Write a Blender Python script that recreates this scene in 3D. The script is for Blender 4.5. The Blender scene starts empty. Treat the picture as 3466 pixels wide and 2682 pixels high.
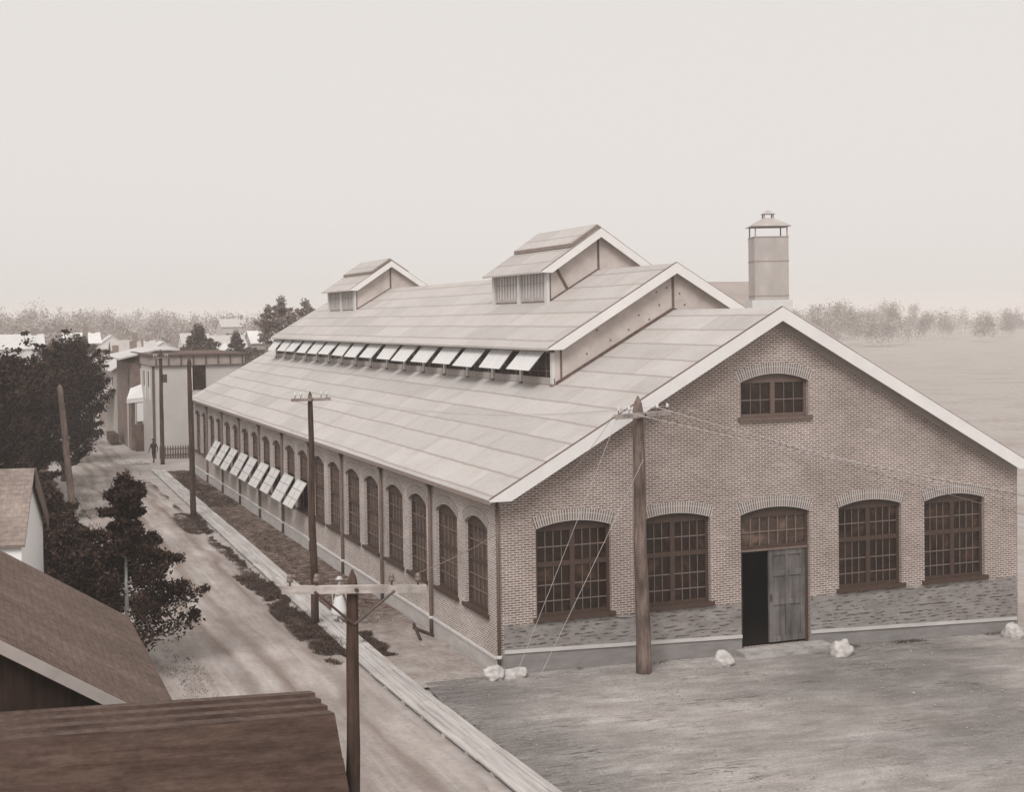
import bpy, bmesh, math, random
from mathutils import Vector, Matrix, noise as mnoise
from mathutils.geometry import tessellate_polygon
random.seed(7)
SC = bpy.context.scene
COL = SC.collection
V = Vector
# ------------------------------------------------------------------ tone helpers
def lin(c):
    c /= 255.0
    return c / 12.92 if c <= 0.04045 else ((c + 0.055) / 1.055) ** 2.4
def sp(g, k=1.0, d=None):
    """sepia tone of grey value g (0..255) as linear rgb, scaled by k"""
    if d is None:
        
        pts = ((0, 0), (40, 24), (70, 26), (110, 25), (140, 19), (165, 14), (185, 9), (210, 4), (230, 3), (260, 3))
        for (a, x), (b, y) in zip(pts, pts[1:]):
            if a <= g <= b: d = x + (y - x) * (g - a) / (b - a)
    if g < 125: r, gg, b = g + d * .48, g - d * .18, g - d * .5
    else: r, gg, b = g + d * .52, g - d * .17, g - d * .54
    k *= .9
    return (lin(max(r, 0)) * k, lin(max(gg, 0)) * k, lin(max(b, 0)) * k, 1)
# ------------------------------------------------------------------ materials
class NT:
    def __init__(s, name):
        s.m = bpy.data.materials.new(name); s.m.use_nodes = True
        s.t = s.m.node_tree; s.n = s.t.nodes; s.l = s.t.links
        s.bsdf = s.n['Principled BSDF']
    def node(s, typ, **kw):
        nd = s.n.new(typ)
        for k, v in kw.items():
            if k in nd.inputs: s.set(nd.inputs[k], v)
            else: setattr(nd, k, v)
        return nd
    def set(s, inp, v):
        if isinstance(v, bpy.types.NodeSocket): s.l.new(v, inp)
        else: inp.default_value = v
    def uv(s, scale=(1, 1, 1), kind='UV', loc=(0, 0, 0)):
        tc = s.node('ShaderNodeTexCoord'); mp = s.node('ShaderNodeMapping')
        s.l.new(tc.outputs[kind], mp.inputs['Vector'])
        mp.inputs['Scale'].default_value = scale; mp.inputs['Location'].default_value = loc
        return mp.outputs['Vector']
    def noise(s, vec, scale=1, detail=4, rough=.55, dist=0):
        nd = s.node('ShaderNodeTexNoise'); s.l.new(vec, nd.inputs['Vector'])
        nd.inputs['Scale'].default_value = scale; nd.inputs['Detail'].default_value = detail
        nd.inputs['Roughness'].default_value = rough; nd.inputs['Distortion'].default_value = dist
        return nd.outputs['Fac']
    def ramp(s, fac, stops):
        nd = s.node('ShaderNodeValToRGB'); s.l.new(fac, nd.inputs['Fac'])
        e = nd.color_ramp.elements
        while len(e) < len(stops): e.new(.5)
        for el, (p, c) in zip(e, stops):
            el.position = p; el.color = c if hasattr(c, '__len__') else (c, c, c, 1)
        return nd.outputs['Color']
    def mix(s, fac, a, b, mode='MIX'):
        nd = s.node('ShaderNodeMix', data_type='RGBA', blend_type=mode)
        s.set(nd.inputs[0], fac); s.set(nd.inputs[6], a); s.set(nd.inputs[7], b)
        return nd.outputs[2]
    def math(s, op, a, b=0.0):
        nd = s.node('ShaderNodeMath', operation=op); s.set(nd.inputs[0], a); s.set(nd.inputs[1], b)
        return nd.outputs[0]
    def bump(s, h, strength=.3, dist=.02):
        nd = s.node('ShaderNodeBump'); s.l.new(h, nd.inputs['Height'])
        nd.inputs['Strength'].default_value = strength; nd.inputs['Distance'].default_value = dist
        s.l.new(nd.outputs['Normal'], s.bsdf.inputs['Normal'])
    def out(s, col, rough=.85, spec=.2):
        s.set(s.bsdf.inputs['Base Color'], col); s.set(s.bsdf.inputs['Roughness'], rough)
        s.bsdf.inputs['Specular IOR Level'].default_value = spec
        return s.m
MATS = {}
def plain(name, g, var=.12, scale=(3, 3, 3), rough=.85, spec=.2, d=None, k=1.0, kind='Object', bump=0, detail=5):
    if name in MATS: return MATS[name]
    s = NT(name); v = s.uv(scale, kind); f = s.noise(v, 1, detail, .6)
    c = sp(g, k, d)
    lo = tuple(x * (1 - var) for x in c[:3]) + (1,); hi = tuple(min(.92, x * (1 + var)) for x in c[:3]) + (1,)
    col = s.ramp(f, [(.3, lo), (.7, hi)])
    if bump: s.bump(f, bump)
    MATS[name] = s.out(col, rough, spec); return MATS[name]
def brick_mat(name, c1, c2, mort, bw=.215, rh=.069, ms=.014, off=.5, stain=True, kind='UV'):
    if name in MATS: return MATS[name]
    s = NT(name); v = s.uv((1, 1, 1), kind)
    w = s.noise(v, 14, 2); dv = s.node('ShaderNodeVectorMath', operation='SCALE')
    nn = s.node('ShaderNodeTexNoise'); s.l.new(v, nn.inputs['Vector']); nn.inputs['Scale'].default_value = 9
    sb = s.node('ShaderNodeVectorMath', operation='SUBTRACT'); s.l.new(nn.outputs['Color'], sb.inputs[0]); sb.inputs[1].default_value = (.5, .5, .5)
    s.l.new(sb.outputs[0], dv.inputs[0]); dv.inputs['Scale'].default_value = .012
    ad = s.node('ShaderNodeVectorMath', operation='ADD'); s.l.new(v, ad.inputs[0]); s.l.new(dv.outputs[0], ad.inputs[1])
    b = s.node('ShaderNodeTexBrick', offset=off)
    s.l.new(ad.outputs[0], b.inputs['Vector'])
    for k, x in (('Color1', c1), ('Color2', c2), ('Mortar', mort), ('Scale', 1), ('Mortar Size', ms), ('Mortar Smooth', .25), ('Bias', -.05), ('Brick Width', bw), ('Row Height', rh)):
        b.inputs[k].default_value = x
    col = b.outputs['Color']
    if stain:
        f = s.noise(s.uv((.35, .5, 1), kind), 1, 6, .6)
        col = s.mix(1.0, col, s.ramp(f, [(.3, (.74, .72, .70, 1)), (.55, (1.0, 1.0, 1.0, 1)), (.75, (1.24, 1.24, 1.23, 1))]), 'MULTIPLY')
        f2 = s.noise(s.uv((.9, 2.2, 1), kind, (7, 3, 0)), 1, 5, .65)
        col = s.mix(s.ramp(f2, [(.6, 0.0), (.76, .6)]), col, tuple(min(1, x * 1.05) for x in mort[:3]) + (1,))
        f3 = s.noise(s.uv((4, 14, 1), kind, (1, 9, 0)), 1, 3, .6)
        col = s.mix(1.0, col, s.ramp(f3, [(.3, .86), (.7, 1.12)]), 'MULTIPLY')
    s.bump(b.outputs['Fac'], .25, -.01)
    MATS[name] = s.out(col, .92, .15); return MATS[name]
def roof_mat(name, g, row, phase, joint=4.6, seam=150):
    """rolled roofing: wavy tar seams along the eaves, thin butt joints up the slope, sheets of slightly different tone"""
    s = NT(name); v = s.uv(); sep = s.node('ShaderNodeSeparateXYZ'); s.l.new(v, sep.inputs[0])
    wob = s.noise(s.uv((1.6, 1.6, 1)), 1, 3); wob = s.math('MULTIPLY', s.math('SUBTRACT', wob, .5), .07)
    wob2 = s.noise(s.uv((.16, .3, 1)), 1, 2); wob2 = s.math('MULTIPLY', s.math('SUBTRACT', wob2, .5), .18)
    y = s.math('ADD', s.math('ADD', sep.outputs['Y'], s.math('ADD', wob, wob2)), -phase)
    r = s.math('DIVIDE', y, row); fr = s.math('FRACT', r); rowi = s.math('FLOOR', r)
    d = s.math('ABSOLUTE', s.math('SUBTRACT', fr, .5))           # .5 at the seam
    wid = s.noise(s.uv((2.5, .6, 1)), 1, 3)
    edge = s.math('ADD', s.math('MULTIPLY', wid, .035), .437)
    hs = s.math('GREATER_THAN', d, edge)
    wn = s.node('ShaderNodeTexWhiteNoise', noise_dimensions='1D'); s.l.new(rowi, wn.inputs['W'])
    x = s.math('ADD', s.math('DIVIDE', sep.outputs['X'], joint), s.math('MULTIPLY', wn.outputs['Value'], 5.0))
    xi = s.math('FLOOR', x); xf = s.math('FRACT', x)
    vs = s.math('LESS_THAN', xf, .0075)
    cb = s.node('ShaderNodeCombineXYZ'); s.l.new(xi, cb.inputs[0]); s.l.new(rowi, cb.inputs[1])
    w2 = s.node('ShaderNodeTexWhiteNoise', noise_dimensions='2D'); s.l.new(cb.outputs[0], w2.inputs['Vector'])
    base = sp(g)
    tint = s.ramp(w2.outputs['Value'], [(0, .9), (.5, 1.0), (1, 1.06)])
    col = s.mix(1.0, base, tint, 'MULTIPLY')
    blot = s.noise(s.uv((.5, .7, 1)), 1, 6, .65)
    col = s.mix(1.0, col, s.ramp(blot, [(.25, (.9, .89, .87, 1)), (.6, (1.02, 1.02, 1.02, 1))]), 'MULTIPLY')
    fine = s.noise(s.uv((3, 11, 1)), 1, 4, .6)
    col = s.mix(1.0, col, s.ramp(fine, [(.3, .95), (.7, 1.03)]), 'MULTIPLY')
    dirt = s.noise(s.uv((.9, .35, 1), 'UV', (4, 2, 0)), 1, 5, .7)
    col = s.mix(s.ramp(dirt, [(.54, 0.0), (.76, .45)]), col, sp(152))
    col = s.mix(s.math('MULTIPLY', vs, .8), col, sp(seam - 5))
    col = s.mix(s.math('MULTIPLY', hs, .75), col, sp(seam))
    s.bump(s.math('ADD', hs, s.math('MULTIPLY', blot, .6)), .35, .012)
    MATS[name] = s.out(col, .8, .2); return MATS[name]
def wood(name, g, g2=None, scale=(14, 14, .9), rough=.85, k=1.0, bump=.5):
    if name in MATS: return MATS[name]
    s = NT(name); v = s.uv(scale, 'Object'); f = s.noise(v, 1, 6, .65, .4)
    f2 = s.noise(s.uv((2.2, 2.2, 1.1), 'Object'), 1, 6, .65)
    a, b = sp(g, k), sp(g2 or min(g + 45, 225), k)
    col = s.ramp(f, [(.32, a), (.68, b)])
    col = s.mix(1.0, col, s.ramp(f2, [(.3, .58), (.65, 1.35)]), 'MULTIPLY')
    s.bump(f, bump, .02)
    MATS[name] = s.out(col, rough, .2); return MATS[name]
def glass(name, g=45, var=.6, refl=.5, rough=.12):
    if name in MATS: return MATS[name]
    s = NT(name); v = s.uv((1.1, 1.1, 1.1), 'Object'); f = s.noise(v, 1, 5, .6, 1.6)
    c = sp(g); col = s.ramp(f, [(.35, tuple(x * .45 for x in c[:3]) + (1,)), (.55, c), (.75, tuple(min(.5, x * (1 + var * 3.2)) for x in c[:3]) + (1,))])  # lighter blotches paint reflections into the pane colour
    f2 = s.noise(s.uv((2.2, 2.2, 2.2), 'Object'), 1, 1); s.bump(f2, .06, .05)
    rr = s.ramp(f, [(.4, rough), (.7, rough * 2.2)])
    MATS[name] = s.out(col, rr, refl); return MATS[name]

# ------------------------------------------------------------------ mesh helpers
def box_uv(bm):
    uvl = bm.loops.layers.uv.verify(); up = V((0, 0, 1))
    for f in bm.faces:
        n = f.normal
        if abs(n.z) > .97:
            for l in f.loops: l[uvl].uv = (l.vert.co.y, l.vert.co.x)
        else:
            t = up.cross(n).normalized(); w = n.cross(t).normalized()
            for l in f.loops: l[uvl].uv = (l.vert.co.dot(t), l.vert.co.dot(w))
def obj(name, bm, mat, parent=None, smooth=False, uv=True, label=None):
    bm.normal_update()
    if uv: box_uv(bm)
    me = bpy.data.meshes.new(name); bm.to_mesh(me); bm.free()
    for m in (mat if isinstance(mat, (list, tuple)) else [mat]): me.materials.append(m)
    if smooth:
        for p in me.polygons: p.use_smooth = True
    o = bpy.data.objects.new(name, me); COL.objects.link(o)
    if parent is not None:
        o.parent = parent
        o.matrix_parent_inverse = parent.matrix_basis.inverted() if parent.type == 'EMPTY' else Matrix()
    if label: o['label'] = label
    return o
def thing(name, label, cat, loc=(0, 0, 0), group=None, rz=0):
    o = bpy.data.objects.new(name, None); COL.objects.link(o); o.empty_display_size = .2
    o.location = loc; o.rotation_euler = (0, 0, rz); tag(o, label, cat, group); return o
def tag(o, label, cat, group=None):
    o['label'] = label; o['category'] = cat
    if group: o['group'] = group
    return o
def struct(o): o['kind'] = 'structure'; return o
def stuff(o, label=None, cat=None):
    o['kind'] = 'stuff'
    if label: o['label'] = label; o['category'] = cat
    return o
def new(): return bmesh.new()
def quad(bm, *pts):
    try: return bm.faces.new([bm.verts.new(p) for p in pts])
    except ValueError: return None
def box(bm, a, b, M=None):
    x0, y0, z0 = a; x1, y1, z1 = b
    if x0 > x1: x0, x1 = x1, x0
    if y0 > y1: y0, y1 = y1, y0
    if z0 > z1: z0, z1 = z1, z0
    p = [V(c) for c in ((x0, y0, z0), (x1, y0, z0), (x1, y1, z0), (x0, y1, z0), (x0, y0, z1), (x1, y0, z1), (x1, y1, z1), (x0, y1, z1))]
    if M is not None: p = [M @ q for q in p]
    v = [bm.verts.new(q) for q in p]
    flip = M is not None and M.determinant() < 0
    for f in ((0, 3, 2, 1), (4, 5, 6, 7), (0, 1, 5, 4), (1, 2, 6, 5), (2, 3, 7, 6), (3, 0, 4, 7)):
        bm.faces.new([v[i] for i in (f[::-1] if flip else f)])
def prism(bm, poly, d):
    """solid from a polygon (list of points) moved by vector d"""
    poly = [V(p) for p in poly]; d = V(d)
    n = V((0, 0, 0))
    for i in range(len(poly)): n += (poly[i] - poly[0]).cross(poly[(i + 1) % len(poly)] - poly[0])
    if n.dot(d) > 0: poly = poly[::-1]
    a = [bm.verts.new(p) for p in poly]; b = [bm.verts.new(p + d) for p in poly]
    bm.faces.new(a); bm.faces.new(b[::-1])
    m = len(a)
    for i in range(m): bm.faces.new((a[i], b[i], b[(i + 1) % m], a[(i + 1) % m]))
def tube(bm, pts, r, seg=8, cap=True):
    pts = [V(p) for p in pts]; rs = r if hasattr(r, '__len__') else [r] * len(pts); rings = []
    for i, p in enumerate(pts):
        t = (pts[min(i + 1, len(pts) - 1)] - pts[max(i - 1, 0)])
        t = t.normalized() if t.length > 1e-9 else V((0, 0, 1))
        ref = V((0, 0, 1)) if abs(t.z) < .9 else V((1, 0, 0))
        a = t.cross(ref).normalized(); b = t.cross(a).normalized()
        rings.append([bm.verts.new(p + (a * math.cos(2 * math.pi * k / seg) + b * math.sin(2 * math.pi * k / seg)) * rs[i]) for k in range(seg)])
    for i in range(len(rings) - 1):
        for k in range(seg):
            bm.faces.new((rings[i][k], rings[i + 1][k], rings[i + 1][(k + 1) % seg], rings[i][(k + 1) % seg]))
    if cap:
        bm.faces.new(rings[0]); bm.faces.new(rings[-1][::-1])
def lathe(bm, prof, c=(0, 0, 0), seg=14, sx=1, sy=1):
    rings = []
    for r, z in prof:
        rings.append([bm.verts.new((c[0] + sx * r * math.cos(2 * math.pi * k / seg), c[1] + sy * r * math.sin(2 * math.pi * k / seg), c[2] + z)) for k in range(seg)])
    for i in range(len(rings) - 1):
        for k in range(seg):
            bm.faces.new((rings[i][k], rings[i][(k + 1) % seg], rings[i + 1][(k + 1) % seg], rings[i + 1][k]))
    bm.faces.new(rings[0][::-1]); bm.faces.new(rings[-1])
def blob(bm, c, r, seed=0, sub=3, rough=.25, squash=1.0, fr=1.3):
    res = bmesh.ops.create_icosphere(bm, subdivisions=sub, radius=1)
    off = V((seed * 3.7, seed * 1.3, seed * 2.1))
    for v in res['verts']:
        d = v.co.normalized(); k = 1 + rough * mnoise.noise(d * fr + off) * 1.6 + rough * .5 * mnoise.noise(d * fr * 3 + off)
        v.co = V(c) + V((d.x * r[0], d.y * r[1], d.z * r[2] * squash)) * k

# ------------------------------------------------------------------ materials used
M_BRICK = brick_mat('brick', sp(124, d=27), sp(94, d=27), sp(194, d=16), .215, .069, .017)
M_BRICKS = brick_mat('brick_long_wall', sp(158, d=20), sp(128, d=24), sp(210, d=10), .215, .069, .016)  # same brick made lighter, side light painted into its colour
M_ARCH = brick_mat('brick_arch', sp(130), sp(104), sp(200), .078, .21, .016, .0, False)
M_ROOF = roof_mat('rolled_roofing', 190, .939, .5)
M_ROOF2 = roof_mat('rolled_roofing_upper', 189, .95, .35)
M_ROOF3 = roof_mat('rolled_roofing_small', 187, .8, .2, 3.2)
M_TRIM = plain('white_paint', 226, .05, (1.2, 1.2, 1.2), .6, .3, 5, 1.06)
M_TAR = plain('tar_edge', 105, .2, (5, 5, 5))
M_SOFFIT = plain('soffit_paint', 166, .08)
M_PLASTER = plain('clerestory_render', 190, .2, (1.1, 1.1, 1.1), detail=8, bump=.1, d=16)
M_FRAME = plain('brown_frame_paint', 66, .15, (6, 6, 6), .6, .3)
M_FRAMEG = plain('grey_frame_paint', 98, .12, (6, 6, 6), .6, .3)
M_BAR = plain('lit_bar_paint', 112, .15, (6, 6, 6), .6, .3)  # lighter than the frames: light caught on the bars, painted in
M_GLASS = glass('dark_glass', 38, .8, .35, .1)
M_GLASSG = glass('dusty_glass', 74, .5, .4, .25)
M_GLASSB = glass('whitened_glass', 205, .12, .5, .3)
M_SASHG = plain('sky_white_sash_glass', 218, .06, (2, 2, 2), .35, .5)  # white base colour paints the reflected sky into the glass
M_DARK = plain('dark_interior', 20, .1)  # near-black colour stands in for the unlit inside
M_PIPE = plain('downpipe_iron', 96, .25, (9, 9, 3), .6, .3)
M_POST = plain('post_paint', 212, .1, (4, 4, 2))
M_STONEW = None
M_POLE = wood('pole_wood', 42, 78)
M_POLEF = wood('weathered_pole_wood', 78, 124, (16, 16, 1.0))
M_ARM = wood('crossarm_wood', 148, 184, (2, 14, 14), bump=.2)
M_ARMD = wood('dark_crossarm_wood', 110, 150, (2, 14, 14), bump=.2)
M_IRON = plain('iron', 70, .3, (8, 8, 8), .5, .5)
M_CERAM = plain('insulator_glass', 215, .05, (8, 8, 8), .15, .6)
M_WIRE = plain('wire_metal', 190, .1, (3, 3, 3), .4, .5)
M_WIRED = plain('wire_dark', 120, .1, (3, 3, 3), .5, .4)
M_ROCK = plain('white_boulder', 190, .32, (4, 4, 7), .95, .05, bump=.8, detail=8)

# ================================================================== FACTORY
W, S1, OV, OF = 9.239, .5578, .32, .5
ZE = 5.103 - (OV - .297) * S1                 # eave height at the eave edge
L, BAY = 58.3, 5.83
def zr(x): return ZE + (min(x, 2 * W - x) + OV) * S1      # lower roof surface
fac = thing('factory_building', 'long brick factory with pale gabled roof, raised clerestory and arched windows', 'factory', (0, 0, 0))

def arc_pts(l, r, zs, rise, n=12):
    """segmental arc from right spring to left spring"""
    w = (r - l) / 2; R = (w * w + rise * rise) / (2 * rise); cx = (l + r) / 2; cz = zs + rise - R
    a = math.asin(w / R)
    return [(cx + R * math.sin(a - 2 * a * i / n), cz + R * math.cos(a - 2 * a * i / n)) for i in range(n + 1)]
def opening(l, r, zb, zs, rise): return [(l, zb), (r, zb)] + arc_pts(l, r, zs, rise)
def wall_with_holes(bm, outer, holes, mp, depth):
    polys = [outer] + holes; flat = [p for q in polys for p in q]
    tris = tessellate_polygon([[V((p[0], p[1], 0)) for p in q] for q in polys])
    vs = [bm.verts.new(mp(p[0], p[1], 0)) for p in flat]
    ref = mp(0, 0, 1) - mp(0, 0, 0)
    for t in tris:
        try: f = bm.faces.new([vs[i] for i in t])
        except ValueError: continue
        f.normal_update()
        if f.normal.dot(ref) < 0: f.normal_flip()
    k = len(outer)
    for h in holes:
        m = len(h); back = [bm.verts.new(mp(p[0], p[1], -depth)) for p in h]
        for i in range(m):
            j = (i + 1) % m
            f = bm.faces.new((vs[k + i], vs[k + j], back[j], back[i]))
            f.normal_update(); c = f.calc_center_median()
            hc = sum((mp(p[0], p[1], -depth / 2) for p in h), V()) / m
            if f.normal.dot(hc - c) < 0: f.normal_flip()
        k += m
F = lambda u, z, w: V((u, -w, z))            # front wall: u=x
SD = lambda u, z, w: V((-w, u, z))           # long wall: u=y
def bxm(bm, mp, u0, u1, z0, z1, w0, w1):
    pts = [mp(u, z, w) for w in (w0, w1) for (u, z) in ((u0, z0), (u1, z0), (u1, z1), (u0, z1))]
    xs = [p.x for p in pts]; ys = [p.y for p in pts]; zs = [p.z for p in pts]
    box(bm, (min(xs), min(ys), min(zs)), (max(xs), max(ys), max(zs)))
def flatpoly(bm, mp, poly, w0, w1):
    prism(bm, [mp(u, z, w0) for u, z in poly], mp(0, 0, w1) - mp(0, 0, w0))

FR_H = [1.97, 2.44, 3.05, 3.55]
def make_window(mp, l, r, zb, zs, rise, rails, bars, cols, head, fm, gm, double=True, rec=.14, skip_low=None, label=None, sill_out=.09):
    """frame mesh (part) with pane, glazing_bars and sill (sub-parts)"""
    e = .09; bm = new(); g = .004
    lo, ro = l + g, r - g
    top = opening(lo, ro, zb + .02, zs, rise - g)
    hz = zs - head                            # bottom of the arched head board
    headp = [(lo, hz), (ro, hz)] + arc_pts(lo, ro, zs - g, rise - g)
    flatpoly(bm, mp, headp, -rec, -rec - .06)
    for (a, b) in ((lo, lo + e), (ro - e, ro)): bxm(bm, mp, a, b, zb + .02, hz - .002, -rec + .01, -rec - .07)
    bxm(bm, mp, lo + e, ro - e, zb + .02, zb + .11, -rec + .008, -rec - .07)
    c = (l + r) / 2
    if double: bxm(bm, mp, c - .075, c + .075, zb + .112, hz - .002, -rec + .008, -rec - .07)
    for z, t in rails: bxm(bm, mp, lo + e + .001, ro - e - .001, z - t, z + t, -rec + .004, -rec - .072)
    fr = obj('window', bm, fm, fac)
    if label: fr['label'] = label
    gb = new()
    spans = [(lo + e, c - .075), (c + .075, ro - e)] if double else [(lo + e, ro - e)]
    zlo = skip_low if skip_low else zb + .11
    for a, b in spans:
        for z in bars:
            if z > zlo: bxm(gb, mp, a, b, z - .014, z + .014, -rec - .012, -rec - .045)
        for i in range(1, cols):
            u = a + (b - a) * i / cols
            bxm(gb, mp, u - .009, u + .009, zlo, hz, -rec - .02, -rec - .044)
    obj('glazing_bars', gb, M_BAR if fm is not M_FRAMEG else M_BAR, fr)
    pb = new(); quad(pb, *[mp(u, z, -rec - .05) for u, z in ((lo + e, zlo), (ro - e, zlo), (ro - e, hz), (lo + e, hz))])
    obj('pane', pb, gm, fr)
    sb = new(); bxm(sb, mp, l - .1, r + .1, zb - .1, zb + .015, -rec - .02, sill_out)
    obj('sill', sb, fm, fr)
    return fr
def make_arch(mp, l, r, zs, rise, h1=.22, h2=.13, mat=None):
    """two rings of bricks on edge over an opening, 4 mm proud"""
    bm = new(); uvl = bm.loops.layers.uv.verify(); n = 22
    w = (r - l) / 2; R = (w * w + rise * rise) / (2 * rise); cx = (l + r) / 2; cz = zs + rise - R; a = math.asin(w / R) * 1.02
    for r0, r1, v0 in ((R + .002, R + h1, 0), (R + h1 + .003, R + h1 + h2, .02)):
        for i in range(n):
            a0, a1 = -a + 2 * a * i / n, -a + 2 * a * (i + 1) / n
            P = [(r0, a0), (r0, a1), (r1, a1), (r1, a0)]
            f = quad(bm, *[mp(cx + rr * math.sin(t), cz + rr * math.cos(t), .004) for rr, t in P])
            f.normal_update()
            ref = mp(0, 0, 1) - mp(0, 0, 0)
            if f.normal.dot(ref) < 0: f.normal_flip()
            for lp in f.loops:
                q = lp.vert.co; uu = q.x if mp is F else q.y
                t = math.atan2(uu - cx, q.z - cz); rr = math.hypot(uu - cx, q.z - cz)
                lp[uvl].uv = (t * R, min(max((rr - r0) / (r1 - r0), 0), 1) * .2 + .003 + v0 * 0)
    obj('brick_arch', bm, mat or M_ARCH, fac, uv=False)

# ---- front gable wall
FW = [(1.245, 3.63), (4.5, 6.93), (11.5, 13.87), (14.75, 17.14)]
DOOR = (7.985, 10.44, -.02, 4.085, .2)
GW = (8.03, 10.44, 7.045, 8.15, .24)
holes = [opening(a, b, 1.53, 4.11, .19) for a, b in FW] + [opening(*DOOR), opening(*GW)]
bm = new()
outer = [(0, -1.2), (2 * W, -1.2), (2 * W, zr(0) - .12), (W, zr(W) - .12), (0, zr(0) - .12)]
wall_with_holes(bm, outer, holes, F, .26)
obj('brick_wall', bm, M_BRICK, fac)
for a, b in FW:
    make_window(F, a, b, 1.53, 4.11, .19, [(3.05, .07)], [1.97, 2.44, 3.55], 4, .10, M_FRAME, M_GLASS, True)
    make_arch(F, a, b, 4.11, .19)
make_window(F, *GW, [], [7.58], 3, .04, M_FRAMEG, M_GLASS, True)
make_arch(F, GW[0], GW[1], GW[3], GW[4]); make_arch(F, DOOR[0], DOOR[1], DOOR[3], DOOR[4])
# ---- doorway
l, r, zb, zs, rise = DOOR
bm = new(); rec = .12
flatpoly(bm, F, [(l + .004, zs - .12), (r - .004, zs - .12)] + arc_pts(l + .004, r - .004, zs - .004, rise - .004), -rec, -rec - .07)
for a, b in ((l + .004, l + .1), (r - .1, r - .004)): bxm(bm, F, a, b, zb, zs - .122, -rec + .01, -rec - .09)
bxm(bm, F, l + .102, r - .102, 3.0, 3.1, -rec + .02, -rec - .09)
dfr = obj('doorway', bm, M_FRAME, fac)
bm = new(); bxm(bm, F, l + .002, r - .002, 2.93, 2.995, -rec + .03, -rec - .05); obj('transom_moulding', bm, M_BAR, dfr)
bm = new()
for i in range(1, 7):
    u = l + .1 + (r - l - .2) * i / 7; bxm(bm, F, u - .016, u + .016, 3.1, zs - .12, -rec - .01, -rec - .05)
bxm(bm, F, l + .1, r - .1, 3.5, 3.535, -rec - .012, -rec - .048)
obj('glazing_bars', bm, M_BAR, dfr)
bm = new(); quad(bm, F(l + .1, 3.1, -rec - .055), F(r - .1, 3.1, -rec - .055), F(r - .1, zs - .12, -rec - .055), F(l + .1, zs - .12, -rec - .055))
obj('pane', bm, M_GLASSG, dfr)
s = NT('door_boards'); f = s.noise(s.uv((9, 9, .6), 'Object'), 1, 5, .6); f2 = s.noise(s.uv((2, 2, 1.4), 'Object'), 1, 4)
M_DOOR = s.out(s.mix(1.0, s.ramp(f, [(.35, sp(88, d=8)), (.65, sp(118, d=6))]), s.ramp(f2, [(.3, .7), (.65, 1.15)]), 'MULTIPLY'), .7)
bm = new(); dl, dr = 9.05, r - .1; w0 = -rec - .02
bxm(bm, F, dl, dr, .06, 2.925, w0 - .03, w0 - .07)
for a, b in ((dl, dl + .16), (dr - .16, dr), ((dl + dr) / 2 - .05, (dl + dr) / 2 + .05)): bxm(bm, F, a, b, .06, 2.925, w0, w0 - .031)
for z in (.06, 1.2, 2.1, 2.75): bxm(bm, F, dl + .001, dr - .001, z, z + .17, w0 + .004, w0 - .028)
dleaf = obj('door', bm, M_DOOR, fac)
bm = new(); bxm(bm, F, dl + .04, dl + .09, 1.35, 1.55, w0 + .05, w0); obj('handle', bm, M_IRON, dleaf)
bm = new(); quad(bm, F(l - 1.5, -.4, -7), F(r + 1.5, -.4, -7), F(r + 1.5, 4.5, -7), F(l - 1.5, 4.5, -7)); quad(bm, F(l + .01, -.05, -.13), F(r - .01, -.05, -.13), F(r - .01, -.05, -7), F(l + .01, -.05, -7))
obj('interior_shade_sheet', bm, M_DARK, fac)
bm = new(); prism(bm, [(7.7, -.02, -.5), (10.85, -.02, -.5), (10.8, -.62, -.5), (7.75, -.62, -.5)], (0, 0, .5))
s = NT('threshold_stone'); f = s.noise(s.uv((2.5, 2.5, 6), 'Object'), 1, 6); M_THR = s.out(s.ramp(f, [(.3, sp(140, d=8)), (.7, sp(188, d=8))]), .9)
obj('threshold', bm, M_THR, fac)

# ---- base of the gable wall: grey rubble courses with dark joints, pale ledge, grey plinth
def gyard(x): return -.025 * min(max(x, 0), 40)
s = NT('rubble_masonry'); v = s.uv(); sep = s.node('ShaderNodeSeparateXYZ'); s.l.new(v, sep.inputs[0])
bk = s.node('ShaderNodeTexBrick', offset=.37)
n1 = s.node('ShaderNodeTexNoise'); s.l.new(v, n1.inputs['Vector']); n1.inputs['Scale'].default_value = 2.2; n1.inputs['Detail'].default_value = 3
sb = s.node('ShaderNodeVectorMath', operation='SUBTRACT'); s.l.new(n1.outputs['Color'], sb.inputs[0]); sb.inputs[1].default_value = (.5, .5, .5)
sc = s.node('ShaderNodeVectorMath', operation='SCALE'); s.l.new(sb.outputs[0], sc.inputs[0]); sc.inputs['Scale'].default_value = .16
ad = s.node('ShaderNodeVectorMath', operation='ADD'); s.l.new(v, ad.inputs[0]); s.l.new(sc.outputs[0], ad.inputs[1])
s.l.new(ad.outputs[0], bk.inputs['Vector'])
for k, x in (('Scale', 1), ('Mortar Size', .022), ('Mortar Smooth', .2), ('Brick Width', .62), ('Row Height', .115)): bk.inputs[k].default_value = x
hole = s.noise(s.uv((3.1, 11, 1), 'UV', (3, 1, 0)), 1, 4, .6)
sp2_ = s.node('ShaderNodeSeparateXYZ'); s.l.new(ad.outputs[0], sp2_.inputs[0])
rowf = s.math('ABSOLUTE', s.math('SUBTRACT', s.math('FRACT', s.math('DIVIDE', sp2_.outputs['Y'], .105)), .5))
base = s.ramp(s.noise(s.uv((1.2, 3, 1)), 1, 8, .68), [(.3, sp(126, d=9)), (.7, sp(160, d=8))])
jm = s.math('MULTIPLY', s.ramp(rowf, [(.16, 1.0), (.30, 0.0)]), s.ramp(hole, [(.50, 0.0), (.57, .9)]))
jm = s.math('MAXIMUM', jm, s.math('MULTIPLY', bk.outputs['Fac'], s.ramp(hole, [(.5, 0.0), (.7, .4)])))
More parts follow.
